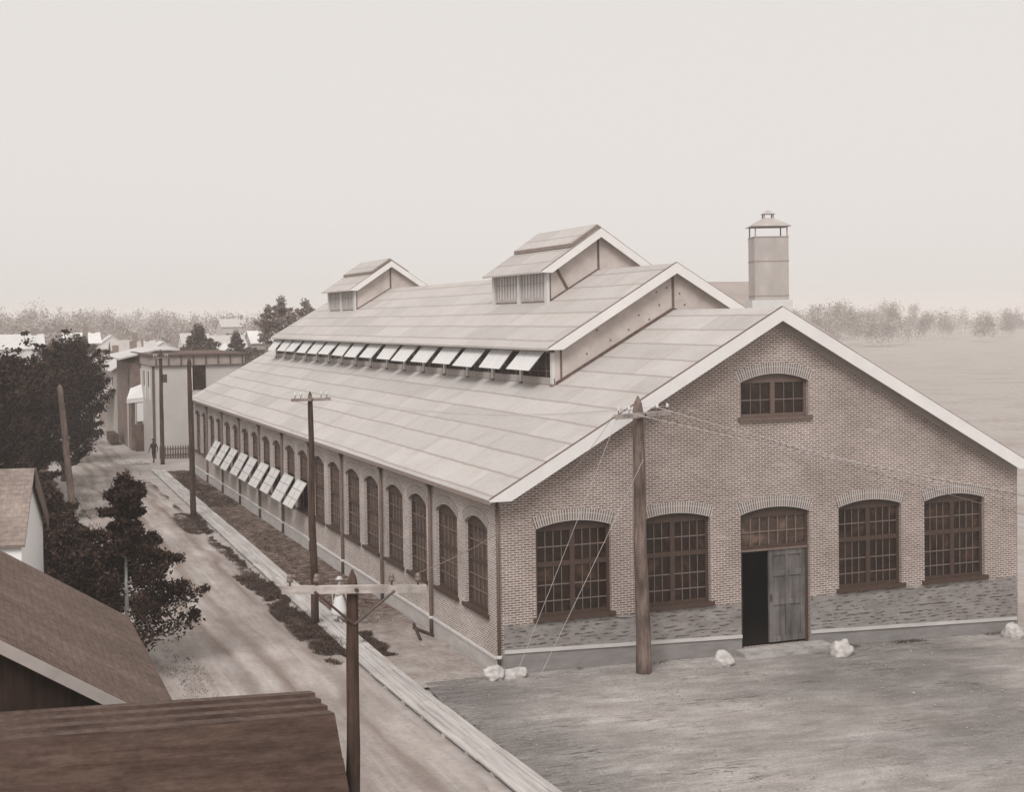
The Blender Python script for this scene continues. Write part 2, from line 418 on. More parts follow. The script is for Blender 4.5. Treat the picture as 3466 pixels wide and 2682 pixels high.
M_RUB = s.out(s.mix(jm, base, sp(72, d=14)), .9, .1)
s.bump(bk.outputs['Fac'], .3, -.02)
def front_band(name, za, zb2, w, mat, x0, x1, n=24, skip=None, wob=0):
    bm = new()
    for i in range(n):
        a, b = x0 + (x1 - x0) * i / n, x0 + (x1 - x0) * (i + 1) / n
        pts = [V((a, 0, za(a))), V((b, 0, za(b))), V((b, 0, zb2(b))), V((a, 0, zb2(a)))]
        prism(bm, pts, (0, -w, 0))
    return obj(name, bm, mat, fac)
ledge = lambda x: .62 - .036 * x
for x0, x1 in ((.22, 7.98), (10.45, 18.4)):
    front_band('rubble_course', lambda x: ledge(x) + .1, lambda x: 1.40 + .05 * mnoise.noise(V((x * 2.1, 0, 0))) + .04 * mnoise.noise(V((x * 6, 3, 0))), .008, M_RUB, x0, x1, 60)
    front_band('plinth', lambda x: -1.2, lambda x: ledge(x), .02, plain('grey_plinth', 138, .16, (1.5, 1.5, 5), d=6), x0 - .2 if x0 < 1 else x0, x1, 10)
    front_band('ledge_course', lambda x: ledge(x), lambda x: ledge(x) + .098, .06, plain('pale_ledge', 196, .14, (1.2, 1.2, 4), d=7), x0, x1, 10)
# ---- long wall
sw = []
for k in range(10):
    for a, b in ((.65, 2.67), (3.35, 5.5)): sw.append((k, k * BAY + a, k * BAY + b))
bm = new(); wall_with_holes(bm, [(0, -1.2), (L, -1.2), (L, 5.05), (0, 5.05)], [opening(a, b, 1.62, 4.1, .27) for k, a, b in sw], SD, .26)
obj('brick_wall', bm, M_BRICKS, fac)
for i, (k, a, b) in enumerate(sw):
    op = k in (4, 5, 6, 7) or (k == 8 and a - k * BAY < 1)
    wdw = make_window(SD, a, b, 1.62, 4.1, .27, [(3.02, .05)], [2.12, 2.54, 3.58], 5, .10, M_FRAME, M_GLASSG, False, rec=.12, skip_low=2.97 if op else None,
                      label='arched window with its lower sash swung out' if op else None)
    make_arch(SD, a, b, 4.1, .27, .2, .12)
    if op:                                     # open lower sash, hinged at the middle rail
        T = V((-.02, 0, 2.95)); B = V((-.70 + .03 * math.sin(i * 2.1), 0, 1.83 + .03 * math.cos(i * 3)))
        d = (B - T); ln = d.length; d.normalize(); nrm = V((d.z, 0, -d.x)) if V((d.z, 0, -d.x)).x < 0 else V((-d.z, 0, d.x))
        MM = Matrix(((0, d.x, nrm.x, T.x), (1, 0, 0, 0), (0, d.z, nrm.z, T.z), (0, 0, 0, 1)))
        y0, y1 = a + .05, b - .05
        sb_ = new()
        for p, q in (((y0, 0, 0), (y0 + .05, ln, .035)), ((y1 - .05, 0, 0), (y1, ln, .035)), ((y0 + .05, 0, 0), (y1 - .05, .05, .035)), ((y0 + .05, ln - .05, 0), (y1 - .05, ln, .035))): box(sb_, p, q, MM)
        sash = obj('sash', sb_, plain('sash_paint', 196, .1), wdw)
    if op:
        gbm = new(); quad(gbm, *[MM @ V(p) for p in ((y0 + .05, .05, .016), (y1 - .05, .05, .016), (y1 - .05, ln - .05, .016), (y0 + .05, ln - .05, .016))])
        obj('sash_glass', gbm, M_SASHG, wdw)
        gbb = new()
        for t in (.34, .67): box(gbb, (y0 + .05, ln * t - .014, .01), (y1 - .05, ln * t + .014, .03), MM)
        box(gbb, ((y0 + y1) / 2 - .008, .05, .012), ((y0 + y1) / 2 + .008, ln - .05, .026), MM)
        obj('sash_bars', gbb, plain('sash_bar_paint', 150, .1), wdw)
# far and right walls, floor in the painted-dark interior colour
bm = new(); quad(bm, (2 * W, -.0, -1.2), (2 * W, L, -1.2), (2 * W, L, 5.05), (2 * W, 0, 5.05)); obj('brick_wall', bm, M_BRICKS, fac)
bm = new(); f = bm.faces.new([bm.verts.new(p) for p in ((2 * W, L, -1.2), (0, L, -1.2), (0, L, zr(0) - .12), (W, L, zr(W) - .12), (2 * W, L, zr(0) - .12))]); obj('brick_wall', bm, M_BRICKS, fac)
bm = new(); quad(bm, (.27, .27, .02), (2 * W - .2, .27, .02), (2 * W - .2, L - .2, .02), (.27, L - .2, .02)); obj('factory_floor', bm, M_DARK, fac)
# ledge along the long wall
bm = new(); box(bm, (-.03, .02, -1.2), (-.002, L, .46)); obj('plinth', bm, plain('side_plinth', 186, .14, (2, 1.2, 4)), fac)
bm = new(); box(bm, (-.06, .0, .462), (-.002, L, .53)); obj('ledge_course', bm, plain('side_ledge', 205, .1, (2, 1.2, 4)), fac)
# downpipes
for k in range(0, 11):
    bm = new(); y = k * BAY
    if k == 0: tube(bm, [(.05, -.07, 5.0), (.05, -.07, -.05)], .05, 8)
    else: tube(bm, [(-.09, y, 5.0), (-.09, y, .56), (-.09, y, -.02)], .062, 8)
    dp = obj('downpipe', bm, M_PIPE, fac, smooth=True)
    bm = new()
    c = (.05, -.07) if k == 0 else (-.09, y)
    lathe(bm, [(.075, 0), (.085, .02), (.085, .07), (.075, .09)], (c[0], c[1], .5), 10); obj('pipe_collar', bm, M_POST, dp)
    if k > 0:
        bm = new(); box(bm, (c[0] - .09, c[1] - .1, 4.78), (c[0] + .08, c[1] + .1, 4.98)); obj('pipe_head', bm, M_PIPE, dp)

# ---- lower roof (two slabs), rakes, soffits
YF, YB = -OF, L + .4
def slope_slab(bm, x0, x1, y0, y1, zf, th):
    prism(bm, [(x0, y0, zf(x0)), (x1, y0, zf(x1)), (x1, y1, zf(x1)), (x0, y1, zf(x0))], (0, 0, -th))
for x0, x1 in ((-OV, W), (2 * W + OV, W)):
    bm = new(); slope_slab(bm, x0, x1, YF + .05, YB, zr, .10)
    obj('roof', bm, M_ROOF, fac)
def rake(parent, xe, xr, y, zf, h, th, mat, cut=None, edge=True):
    """white rake boards and the dark tarred edge on top, one board per slope"""
    for a, b in ((xe, xr), (2 * xr - xe, xr)):
        sgn = 1 if a < b else -1
        cx = cut if cut else .0
        s_ = (zf(b) - zf(a)) / abs(b - a)
        xb = a + sgn * (h - .05) / s_ * 1.0
        poly = [(a, y, zf(a) + .012), (b, y, zf(b) + .012), (b, y, zf(b) - h), (xb, y, zf(xb) - h), (a, y, zf(a) - .05)]
        bm = new(); prism(bm, poly, (0, -th, 0)); obj('rake_board', bm, mat, parent)
        if edge:
            bm = new(); prism(bm, [(a, y - th, zf(a) + .014), (b, y - th, zf(b) + .014), (b, y - th + .1, zf(b) + .014), (a, y - th + .1, zf(a) + .014)], (0, 0, .02))
            obj('roof_edge', bm, M_TAR, parent)
rake(fac, -OV, W, YF + .046, zr, .41, .045, M_TRIM)
bm = new()
for a, b in ((-OV + .05, W), (2 * W + OV - .05, W)):
    prism(bm, [(a, YF + .05, zr(a) - .105), (b, YF + .05, zr(b) - .105), (b, .0, zr(b) - .105), (a, .0, zr(a) - .105)], (0, 0, -.02))
obj('soffit', bm, M_SOFFIT, fac)
bm = new()
for a, b in ((.02, W), (2 * W - .02, W)):
    prism(bm, [(a, -.003, zr(a) - .127), (b, -.003, zr(b) - .127), (b, -.003, zr(b) - .52), (a, -.003, zr(a) - .52)], (0, -.03, 0))
obj('frieze_board', bm, M_SOFFIT, fac)
bm = new(); box(bm, (-OV + .03, .0, 5.03), (-.005, YB - .1, 5.05)); obj('soffit', bm, M_SOFFIT, fac)
bm = new(); box(bm, (-OV - .008, YF + .06, ZE - .14), (-OV - .004 + .02, YB, ZE - .02)); obj('eaves_board', bm, plain('eaves_shade_tone', 138, .1), fac)  # board darkened, the eave's line of shade put into its colour

# ---- clerestory
MY0, MY1, MX = 6.62, 53.25, 4.7
ZM_R, ZM_E, MXE = 12.06, 9.16, 4.35
SM = (ZM_R - ZM_E) / (W - MXE)
def zm(x): return ZM_R - abs(W - x) * SM
bm = new()
yf = MY0
f = bm.faces.new([bm.verts.new(p) for p in ((MX, yf, zr(MX) - .02), (W, yf, zr(W) - .02), (2 * W - MX, yf, zr(MX) - .02), (2 * W - MX, yf, zm(MX) - .1), (W, yf, zm(W) - .1), (MX, yf, zm(MX) - .1))])
f = bm.faces.new([bm.verts.new(p) for p in ((2 * W - MX, MY1, zr(MX) - .02), (W, MY1, zr(W) - .02), (MX, MY1, zr(MX) - .02), (MX, MY1, zm(MX) - .1), (W, MY1, zm(W) - .1), (2 * W - MX, MY1, zm(MX) - .1))])
quad(bm, (2 * W - MX, yf, 7.8), (2 * W - MX, MY1, 7.8), (2 * W - MX, MY1, zm(MX) - .1), (2 * W - MX, yf, zm(MX) - .1))
quad(bm, (MX, MY1, 7.86), (MX, yf, 7.86), (MX, yf, 8.14), (MX, MY1, 8.14))
cl = obj('clerestory', bm, M_PLASTER, fac)
bm = new(); box(bm, (MX - .03, MY0, 7.9), (MX - .002, MY1, 8.13)); obj('base_board', bm, plain('clerestory_base', 170, .12), cl)
bm = new(); quad(bm, (MX + .35, MY1, 7.8), (MX + .35, MY0 + .02, 7.8), (MX + .35, MY0 + .02, 9.2), (MX + .35, MY1, 9.2)); obj('interior_shade_sheet', bm, M_DARK, cl)
bm = new(); quad(bm, (MX + .05, MY1, 8.13), (MX + .05, MY0 + .02, 8.13), (MX + .05, MY0 + .02, 9.15), (MX + .05, MY1, 9.15)); obj('pane', bm, M_GLASS, cl)
for x0, x1 in ((MXE, W), (2 * W - MXE, W)):
    bm = new(); slope_slab(bm, x0, x1, MY0 - .35 + .05, MY1 + .5, zm, .08); obj('roof', bm, M_ROOF2, cl)
rake(cl, MXE, W, MY0 - .31, zm, .36, .04, M_TRIM)
bm = new()
for a, b in ((MX, W), (2 * W - MX, W)):
    prism(bm, [(a, MY0 - .27, zm(a) - .085), (b, MY0 - .27, zm(b) - .085), (b, MY0 - .005, zm(b) - .085), (a, MY0 - .005, zm(a) - .085)], (0, 0, -.02))
obj('soffit', bm, M_SOFFIT, cl)
# tar flashing where the clerestory meets the lower roof, centre batten, slanting batten, knots
bm = new()
for a, b in ((MX + .02, W), (2 * W - MX - .02, W)):
    prism(bm, [(a, MY0 - .03, zr(a) + .005), (b, MY0 - .03, zr(b) + .005), (b, MY0 - .03, zr(b) + .10), (a, MY0 - .03, zr(a) + .10)], (0, .028, 0))
    prism(bm, [(a, MY0 - .10, zr(a) + .006), (b, MY0 - .10, zr(b) + .006), (b, MY0 - .032, zr(b) + .006), (a, MY0 - .032, zr(a) + .006)], (0, 0, .012))
obj('tar_flashing', bm, plain('tar_flashing_mat', 96, .3, (4, 4, 4)), cl)
bm = new(); box(bm, (W - .04, MY0 - .035, zr(W) + .12), (W + .04, MY0 - .004, zm(W) - .4)); obj('batten', bm, M_TAR, cl); bm = new()
box(bm, (MX + .2, MY0 - .02, zr(MX + .2) + .12), (MX + .27, MY0 - .003, zm(MX + .2) - .36))
obj('batten', bm, M_TAR, cl)
bm = new(); prism(bm, [(11.2, MY0 - .004, 9.6), (11.28, MY0 - .004, 9.6), (11.75, MY0 - .004, 10.15), (11.67, MY0 - .004, 10.15)], (0, -.02, 0)); obj('batten', bm, M_TAR, cl)
bm = new()
for x, z in ((5.9, 8.95), (6.8, 9.4), (7.5, 9.75), (7.9, 10.25), (8.3, 10.1), (8.7, 10.6), (9.0, 11.2), (8.6, 11.05), (9.5, 11.0), (9.7, 10.6), (6.3, 9.75)):
    lathe(bm, [(.035, 0), (.03, .01)], (0, 0, 0), 7)
    for v in list(bm.verts)[-14:]: v.co = V((x + v.co.x, MY0 - .012 + v.co.z * -1, z + v.co.y))
bmesh.ops.recalc_face_normals(bm, faces=bm.faces)
obj('knot', bm, M_TAR, cl)
bm = new(); box(bm, (MX - .035, MY0, 9.0), (MX - .002, MY1, 9.06)); obj('header_board', bm, plain('clerestory_header', 120, .1), cl)
for k in range(17):
    y = 6.72 + k * 2.912; w = .1 if k % 2 == 0 else .075
    bm = new(); box(bm, (MX - .085, y - w, 7.93), (MX - .001, y + w, 8.998)); p = obj('post', bm, M_POST, cl)
bm = new()
for k in range(17):
    y = 6.72 + k * 2.912; w = .12 if k % 2 == 0 else .09
    box(bm, (MX - .105, y - w, zr(MX - .1) + .002), (MX - .0, y + w, 7.928))
obj('post_foot', bm, plain('dark_post_foot', 125, .2), cl)  # darker block at the bottom of each post
# hanging sashes
for k in range(16):
    y0 = 6.72 + k * 2.912 + .68 + .06 * math.sin(k * 1.7); y1 = y0 + 2.2 - .05 * math.cos(k)
    if k == 15: y1 = min(y1, 53.2)
    T = V((MX - .06, 0, 9.02)); B = V((4.06 + .05 * math.sin(k * 2.3), 0, 8.36 + .02 * math.cos(k * 1.9)))
    d = B - T; ln = d.length; d.normalize(); nrm = V((d.z, 0, -d.x)); nrm = nrm if nrm.z > 0 else -nrm
    MM = Matrix(((0, d.x, nrm.x, T.x), (1, 0, 0, 0), (0, d.z, nrm.z, T.z), (0, 0, 0, 1)))
    bm = new()
    box(bm, (y0, 0, 0), (y1, ln, .012), MM)
    for i in range(8):
        u = y0 + (y1 - y0 - .05) * i / 7; box(bm, (u, .001, .0121), (u + (.05 if i in (0, 7) else .028), ln - .001, .03), MM)
    for t in (.0, .97): box(bm, (y0 + .051, ln * t + .001, .0122), (y1 - .052, ln * t + .03, .026), MM)
    o = obj('sash', bm, plain('clerestory_sash', 222, .06, (1.5, 9, 1.5), .4, .5), cl)
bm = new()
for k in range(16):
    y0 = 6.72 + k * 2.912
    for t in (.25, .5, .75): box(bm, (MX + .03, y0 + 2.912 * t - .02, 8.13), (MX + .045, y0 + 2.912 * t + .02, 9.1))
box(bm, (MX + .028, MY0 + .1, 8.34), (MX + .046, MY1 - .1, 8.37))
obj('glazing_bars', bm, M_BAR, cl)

# ---- roof ventilators
def ventilator(y0, y1):
    xl, xe, zap, ze = 7.09, 6.72, 13.68, 12.0
    sv = (zap - ze) / (W - xe); zv = lambda x: zap - abs(W - x) * sv
    bm = new(); xr_ = 2 * W - xl
    for yy, flip in ((y0, False), (y1, True)):
        pts = [(xl, yy, zm(xl) - .02), (W, yy, zm(W) - .02), (xr_, yy, zm(xl) - .02), (xr_, yy, zv(xl) - .08), (W, yy, zv(W) - .08), (xl, yy, zv(xl) - .08)]
        bm.faces.new([bm.verts.new(p) for p in (pts[::-1] if flip else pts)])
    quad(bm, (xl + .06, y1, zm(xl) - .1), (xl + .06, y0, zm(xl) - .1), (xl + .06, y0, zv(xl) - .08), (xl + .06, y1, zv(xl) - .08))
    quad(bm, (xr_, y0, zm(xl) - .1), (xr_, y1, zm(xl) - .1), (xr_, y1, zv(xl) - .08), (xr_, y0, zv(xl) - .08))
    vt = obj('ventilator', bm, M_PLASTER, fac)
    for a in (xe, 2 * W - xe):
        bm = new(); slope_slab(bm, a, W, y0 - .3, y1 + .4, zv, .07); obj('roof', bm, M_ROOF3, vt)
        xc = W + (a - W) * .45
        bm = new(); slope_slab(bm, xc, W, y0 + .05, y1 + .15, lambda x: zv(x) + .19, .13); obj('ridge_cap', bm, M_ROOF3, vt)
        bm = new(); box(bm, (0, 0, 0), (.001, .001, .001)); bm.clear()
        sg = 1 if a < W else -1
        prism(bm, [(xc - sg * .012, y0 + .04, zv(xc) + .03), (xc - sg * .012, y1 + .15, zv(xc) + .03), (xc - sg * .012, y1 + .15, zv(xc) + .17), (xc - sg * .012, y0 + .04, zv(xc) + .17)], (sg * .01, 0, 0))
        prism(bm, [(xc, y0 + .035, zv(xc) + .03), (W, y0 + .035, zv(W) + .03), (W, y0 + .035, zv(W) + .17), (xc, y0 + .035, zv(xc) + .17)], (0, .01, 0))
        obj('cap_edge', bm, plain('cap_edge_mat', 135, .15), vt)
    rake(vt, xe, W, y0 - .30, zv, .34, .035, M_TRIM)
    bm = new()
    for a in (xl, xr_): prism(bm, [(a, y0 - .27, zv(a) - .075), (W, y0 - .27, zv(W) - .075), (W, y0 - .004, zv(W) - .075), (a, y0 - .004, zv(a) - .075)], (0, 0, -.02))
    obj('soffit', bm, M_SOFFIT, vt)
    zb, zt = zm(xl) + .22, zv(xl) - .12
    ys = [y0 + .09, (y0 + y1) / 2, y1 - .09]
    for y in ys:
        bm = new(); box(bm, (xl - .07, y - .13, zm(xl - .07) + .005), (xl + .05, y + .13, zt + .02)); obj('post', bm, M_POST, vt)
    for a, b in ((ys[0] + .15, ys[1] - .15), (ys[1] + .15, ys[2] - .15)):
        bm = new(); box(bm, (xl - .01, a, zb - .14), (xl + .05, b, zb)); box(bm, (xl - .01, a, zt - .06), (xl + .05, b, zt))
        for u in (a + .04, (a + b) / 2, b - .04): box(bm, (xl - .005, u - .04, zb), (xl + .05, u + .04, zt - .061))
        for u in [a + (b - a) * i / 8 for i in (1, 2, 3, 5, 6, 7)]: box(bm, (xl + .005, u - .014, zb), (xl + .045, u + .014, zt - .061))
        box(bm, (xl + .008, a + .08, (zb + zt) / 2 - .015), (xl + .042, b - .08, (zb + zt) / 2 + .015))
        obj('window', bm, plain('ventilator_frame', 178, .1), vt)
        bm = new(); quad(bm, (xl + .048, b, zb), (xl + .048, a, zb), (xl + .048, a, zt - .06), (xl + .048, b, zt - .06)); obj('pane', bm, plain('ventilator_glass', 214, .06, (2, 2, 2), .3, .5), vt)
    bm = new()
    for a in (xl + .02, xr_ - .02): prism(bm, [(a, y0 - .02, zm(a) + .004), (W, y0 - .02, zm(W) + .004), (W, y0 - .02, zm(W) + .07), (a, y0 - .02, zm(a) + .07)], (0, .018, 0))
    box(bm, (W - .04, y0 - .03, zm(W) + .08), (W + .04, y0 - .004, zv(W) - .36))
    if y0 < 20: prism(bm, [(xl + .75, y0 - .004, zm(xl + .75) + .08), (xl + .85, y0 - .004, zm(xl + .85) + .08), (xl + .4, y0 - .004, zv(xl + .4) - .36), (xl + .3, y0 - .004, zv(xl + .3) - .36)], (0, -.02, 0))
    box(bm, (xl + .04, y0 - .02, zm(xl) + .1), (xl + .11, y0 - .004, zv(xl) - .34))
    obj('tar_flashing', bm, MATS['tar_flashing_mat'], vt)
ventilator(12.84, 18.86)
ventilator(42.13, 48.65)

# ================================================================== REAR SHOP AND STACK (right, behind)
rear = thing('rear_shop', 'low pale workshop roof behind the factory carrying a square sheet iron vent stack', 'workshop', (26, 32, gyard(26)))
bm = new(); box(bm, (19.9, 25.5, -1), (29.5, 46, 8.2))
for x in (19.9, 29.5): prism(bm, [(x, 25.5, 8.2), (x, 46, 8.2), (x, 35.5, 12.1)], (.02 if x < 25 else -.02, 0, 0))
obj('brick_wall', bm, M_BRICKS, rear)
M_ROOFR = roof_mat('rear_roofing', 160, .95, .3, 4.6, 160)
for ya, yb in ((25.0, 35.5), (46.5, 35.5)):
    bm = new(); prism(bm, [(19.6, ya, 8.15), (29.8, ya, 8.15), (29.8, yb, 12.2), (19.6, yb, 12.2)], (0, 0, -.1)); obj('roof', bm, M_ROOFR, rear)
sx, sy, sw_ = 24.2, 24.6, .86
M_STK = plain('stack_sheet_iron', 176, .16, (1.3, 1.3, .5), .7, .3, detail=8)
bm = new()
MR = Matrix.Translation((sx, sy, 0)) @ Matrix.Rotation(-.36, 4, 'Z')
box(bm, (-sw_, -sw_, 7.6), (sw_, sw_, 14.15), MR); stk = obj('vent_stack', bm, M_STK, rear)
bm = new()
for z in (11.15, 12.9, 14.12): box(bm, (-sw_ - .02, -sw_ - .02, z), (sw_ + .02, sw_ + .02, z + .05), MR)
obj('seam_band', bm, plain('stack_band', 160, .1), stk)
bm = new(); box(bm, (-sw_ - .16, -sw_ - .16, 7.6), (sw_ + .16, sw_ + .16, 10.95), MR); obj('stack_curb', bm, plain('stack_curb_mat', 214, .06), stk)
bm = new(); apex = [(-sw_ - .14, -sw_ - .14), (sw_ + .14, -sw_ - .14), (sw_ + .14, sw_ + .14), (-sw_ - .14, sw_ + .14)]; t = .26
for z0, z1, a, b in ((14.68, 15.12, sw_ + .16, .26),):
    lo = [bm.verts.new(MR @ V((x * a, y * a, z0))) for x, y in ((-1, -1), (1, -1), (1, 1), (-1, 1))]; hi = [bm.verts.new(MR @ V((x * b, y * b, z1))) for x, y in ((-1, -1), (1, -1), (1, 1), (-1, 1))]
    for i in range(4): bm.faces.new((lo[i], lo[(i + 1) % 4], hi[(i + 1) % 4], hi[i]))
    bm.faces.new(lo[::-1]); bm.faces.new(hi)
obj('stack_cap', bm, M_STK, stk)
bm = new()
lo = [bm.verts.new(MR @ V((x * .34, y * .34, 15.33))) for x, y in ((-1, -1), (1, -1), (1, 1), (-1, 1))]; hi = bm.verts.new(MR @ V((0, 0, 15.55)))
for i in range(4): bm.faces.new((lo[i], lo[(i + 1) % 4], hi))
bm.faces.new(lo[::-1]); obj('lantern_cap', bm, M_STK, stk)
bm = new()
for x in (-1, 1):
    for y in (-1, 1):
        box(bm, (x * .8 - .03, y * .8 - .03, 14.15), (x * .8 + .03, y * .8 + .03, 14.7), MR); box(bm, (x * .23 - .03, y * .23 - .03, 15.1), (x * .23 + .03, y * .23 + .03, 15.35), MR)
obj('cap_post', bm, plain('cap_post_mat', 160, .1), stk)

# ================================================================== GROUND
def gz(x, y):
    z = gyard(x)
    return z
xs = [-1600, -800, -400, -200, -100] + [x * 1.5 - 45 for x in range(61)] + [100, 200, 400, 800, 1600]
ys = [-150, -100] + [y * 1.5 - 48 for y in range(110)] + [150, 200, 300, 400, 800, 1600]
s = NT('earth_ground'); v = s.uv((1, 1, 1), 'Object')
big = s.noise(v, .11, 6, .6); mid = s.noise(v, .9, 6, .65); fin = s.noise(s.uv((2, 2, 1), 'Object'), 1, 7, .7)
col = s.ramp(mid, [(.3, sp(160)), (.5, sp(172)), (.72, sp(182))])
col = s.mix(s.ramp(big, [(.48, 0.0), (.7, .4)]), col, s.ramp(mid, [(.35, sp(104)), (.65, sp(140))]))
col = s.mix(1.0, col, s.ramp(fin, [(.3, .84), (.7, 1.1)]), 'MULTIPLY')
s.bump(mid, .5, .08); M_EARTH = s.out(col, .95, .1)
bm = new(); grid = [[bm.verts.new((x, y, gz(x, y) + (.03 * mnoise.noise(V((x * .3, y * .3, 0))) if abs(x) < 60 and y < 130 else 0) - .04)) for x in xs] for y in ys]
for j in range(len(ys) - 1):
    for i in range(len(xs) - 1): bm.faces.new((grid[j][i], grid[j][i + 1], grid[j + 1][i + 1], grid[j + 1][i]))
struct(obj('ground', bm, M_EARTH, smooth=True))
def sheet(name, xf, y0, y1, n, m, zoff, mat, jit=.25, seed=0):
    """sheet between two x-curves along y, ragged edges"""
    bm = new(); rows = []
    for j in range(n + 1):
        y = y0 + (y1 - y0) * j / n; a, b = xf(y)
        a += jit * mnoise.noise(V((seed, y * .45, 1))) ; b += jit * mnoise.noise(V((seed + 9, y * .45, 5)))
        rows.append([bm.verts.new((a + (b - a) * i / m, y, gz(a + (b - a) * i / m, y) + zoff + .015 * mnoise.noise(V((a + (b - a) * i / m, y * .6, seed))))) for i in range(m + 1)])
    for j in range(n):
        for i in range(m): bm.faces.new((rows[j][i], rows[j][i + 1], rows[j + 1][i + 1], rows[j + 1][i]))
    return obj(name, bm, mat, smooth=True)
s = NT('dirt_road'); v = s.uv((1, 1, 1), 'Object')
mid = s.noise(s.uv((1.0, .32, 1), 'Object'), 1, 6, .62); rut = s.noise(s.uv((2.8, .12, 1), 'Object'), 1, 4, .6, .6); fin = s.noise(v, 7, 5, .7); big = s.noise(v, .16, 4, .5)
col = s.ramp(mid, [(.28, sp(142, d=17)), (.5, sp(168, d=15)), (.72, sp(190, d=11))])
col = s.mix(1.0, col, s.ramp(rut, [(.35, .82), (.6, 1.06)]), 'MULTIPLY')
col = s.mix(1.0, col, s.ramp(fin, [(.3, .86), (.7, 1.1)]), 'MULTIPLY')
col = s.mix(1.0, col, s.ramp(big, [(.35, .82), (.6, 1.06)]), 'MULTIPLY')
sx_ = s.node('ShaderNodeSeparateXYZ'); s.l.new(v, sx_.inputs[0]); wv = s.noise(s.uv((.0, .09, 0), 'Object'), 1, 3); 
for off_ in (4.4, 5.9, 6.9):
    dd = s.math('ABSOLUTE', s.math('ADD', s.math('ADD', sx_.outputs['X'], off_), s.math('MULTIPLY', s.math('SUBTRACT', wv, .5), 2.4)))
    col = s.mix(s.math('MULTIPLY', s.ramp(dd, [(.08, 1.0), (.3, 0.0)]), s.ramp(rut, [(.35, .15), (.65, .85)])), col, sp(112))
spk = s.noise(v, 2.6, 3, .8); col = s.mix(s.ramp(spk, [(.66, 0.0), (.74, .5)]), col, sp(118))
s.bump(fin, .7, .06); M_ROAD = s.out(col, .95, .1)
struct(sheet('road', lambda y: (-8.4 - (0 if y > 12 else (12 - y) * .09), -3.55), -30, 130, 110, 10, .04, M_ROAD, .35, 3))
s = NT('painted_yard'); v = s.uv((1, 1, 1), 'Object')
mid = s.noise(s.uv((.5, .75, 1), 'Object'), 1, 9, .68); st = s.noise(s.uv((1.5, 9, 1), 'Object'), 1, 6, .7, 1.2); pat = s.noise(s.uv((.3, .6, 1), 'Object', (5, 2, 0)), 1, 5, .6); peb = s.noise(v, 16, 4, .75)
sx_ = s.node('ShaderNodeSeparateXYZ'); s.l.new(v, sx_.inputs[0])
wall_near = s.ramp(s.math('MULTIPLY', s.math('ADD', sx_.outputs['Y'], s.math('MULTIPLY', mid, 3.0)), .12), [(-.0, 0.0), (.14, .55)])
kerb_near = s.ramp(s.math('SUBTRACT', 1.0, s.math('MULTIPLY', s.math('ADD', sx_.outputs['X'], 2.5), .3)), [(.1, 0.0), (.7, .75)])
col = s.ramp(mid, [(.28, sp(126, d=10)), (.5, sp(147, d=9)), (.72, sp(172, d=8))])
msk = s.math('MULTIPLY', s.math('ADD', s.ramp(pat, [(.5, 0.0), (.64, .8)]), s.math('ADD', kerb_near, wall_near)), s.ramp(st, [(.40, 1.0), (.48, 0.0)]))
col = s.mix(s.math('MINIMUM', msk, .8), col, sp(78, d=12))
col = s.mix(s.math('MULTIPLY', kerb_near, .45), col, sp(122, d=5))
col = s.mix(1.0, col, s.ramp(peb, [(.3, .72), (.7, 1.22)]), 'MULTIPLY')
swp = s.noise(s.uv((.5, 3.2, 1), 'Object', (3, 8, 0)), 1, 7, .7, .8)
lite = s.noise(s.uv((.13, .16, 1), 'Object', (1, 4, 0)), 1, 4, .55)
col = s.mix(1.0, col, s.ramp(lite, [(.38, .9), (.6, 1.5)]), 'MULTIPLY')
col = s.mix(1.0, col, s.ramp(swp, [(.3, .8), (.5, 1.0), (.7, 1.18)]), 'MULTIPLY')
s.bump(peb, .9, .05); M_YARD = s.out(col, .95, .1)
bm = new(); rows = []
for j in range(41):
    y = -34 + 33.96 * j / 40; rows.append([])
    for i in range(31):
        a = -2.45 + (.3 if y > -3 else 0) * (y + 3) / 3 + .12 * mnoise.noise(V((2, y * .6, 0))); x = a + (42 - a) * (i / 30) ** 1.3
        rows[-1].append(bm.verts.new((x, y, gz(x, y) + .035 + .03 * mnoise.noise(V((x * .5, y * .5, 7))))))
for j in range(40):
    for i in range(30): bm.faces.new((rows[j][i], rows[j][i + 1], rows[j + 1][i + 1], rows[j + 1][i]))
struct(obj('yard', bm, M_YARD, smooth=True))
bm = new(); random.seed(77)
for _ in range(2600):
    x, y = random.uniform(-2.3, 22), -random.random() ** 1.3 * 26 - .15
    if mnoise.noise(V((x * .35, y * .5, 4))) < -.05: continue
    r_ = random.uniform(.012, .04) * (1.6 if random.random() < .04 else 1); z = gz(x, y) + .05
    vs = [bm.verts.new((x + r_ * math.cos(a) * random.uniform(.7, 1.3), y + r_ * math.sin(a) * random.uniform(.7, 1.3), z)) for a in (0, 1.25, 2.5, 3.77, 5.0)]; t_ = bm.verts.new((x, y, z + r_ * .9))
    for q in range(5): bm.faces.new((vs[q], vs[(q + 1) % 5], t_))
stuff(obj('gravel', bm, plain('gravel_stone', 150, .3, (3, 3, 3), d=8), uv=False), 'loose gravel and small stones strewn over the grey yard', 'gravel')
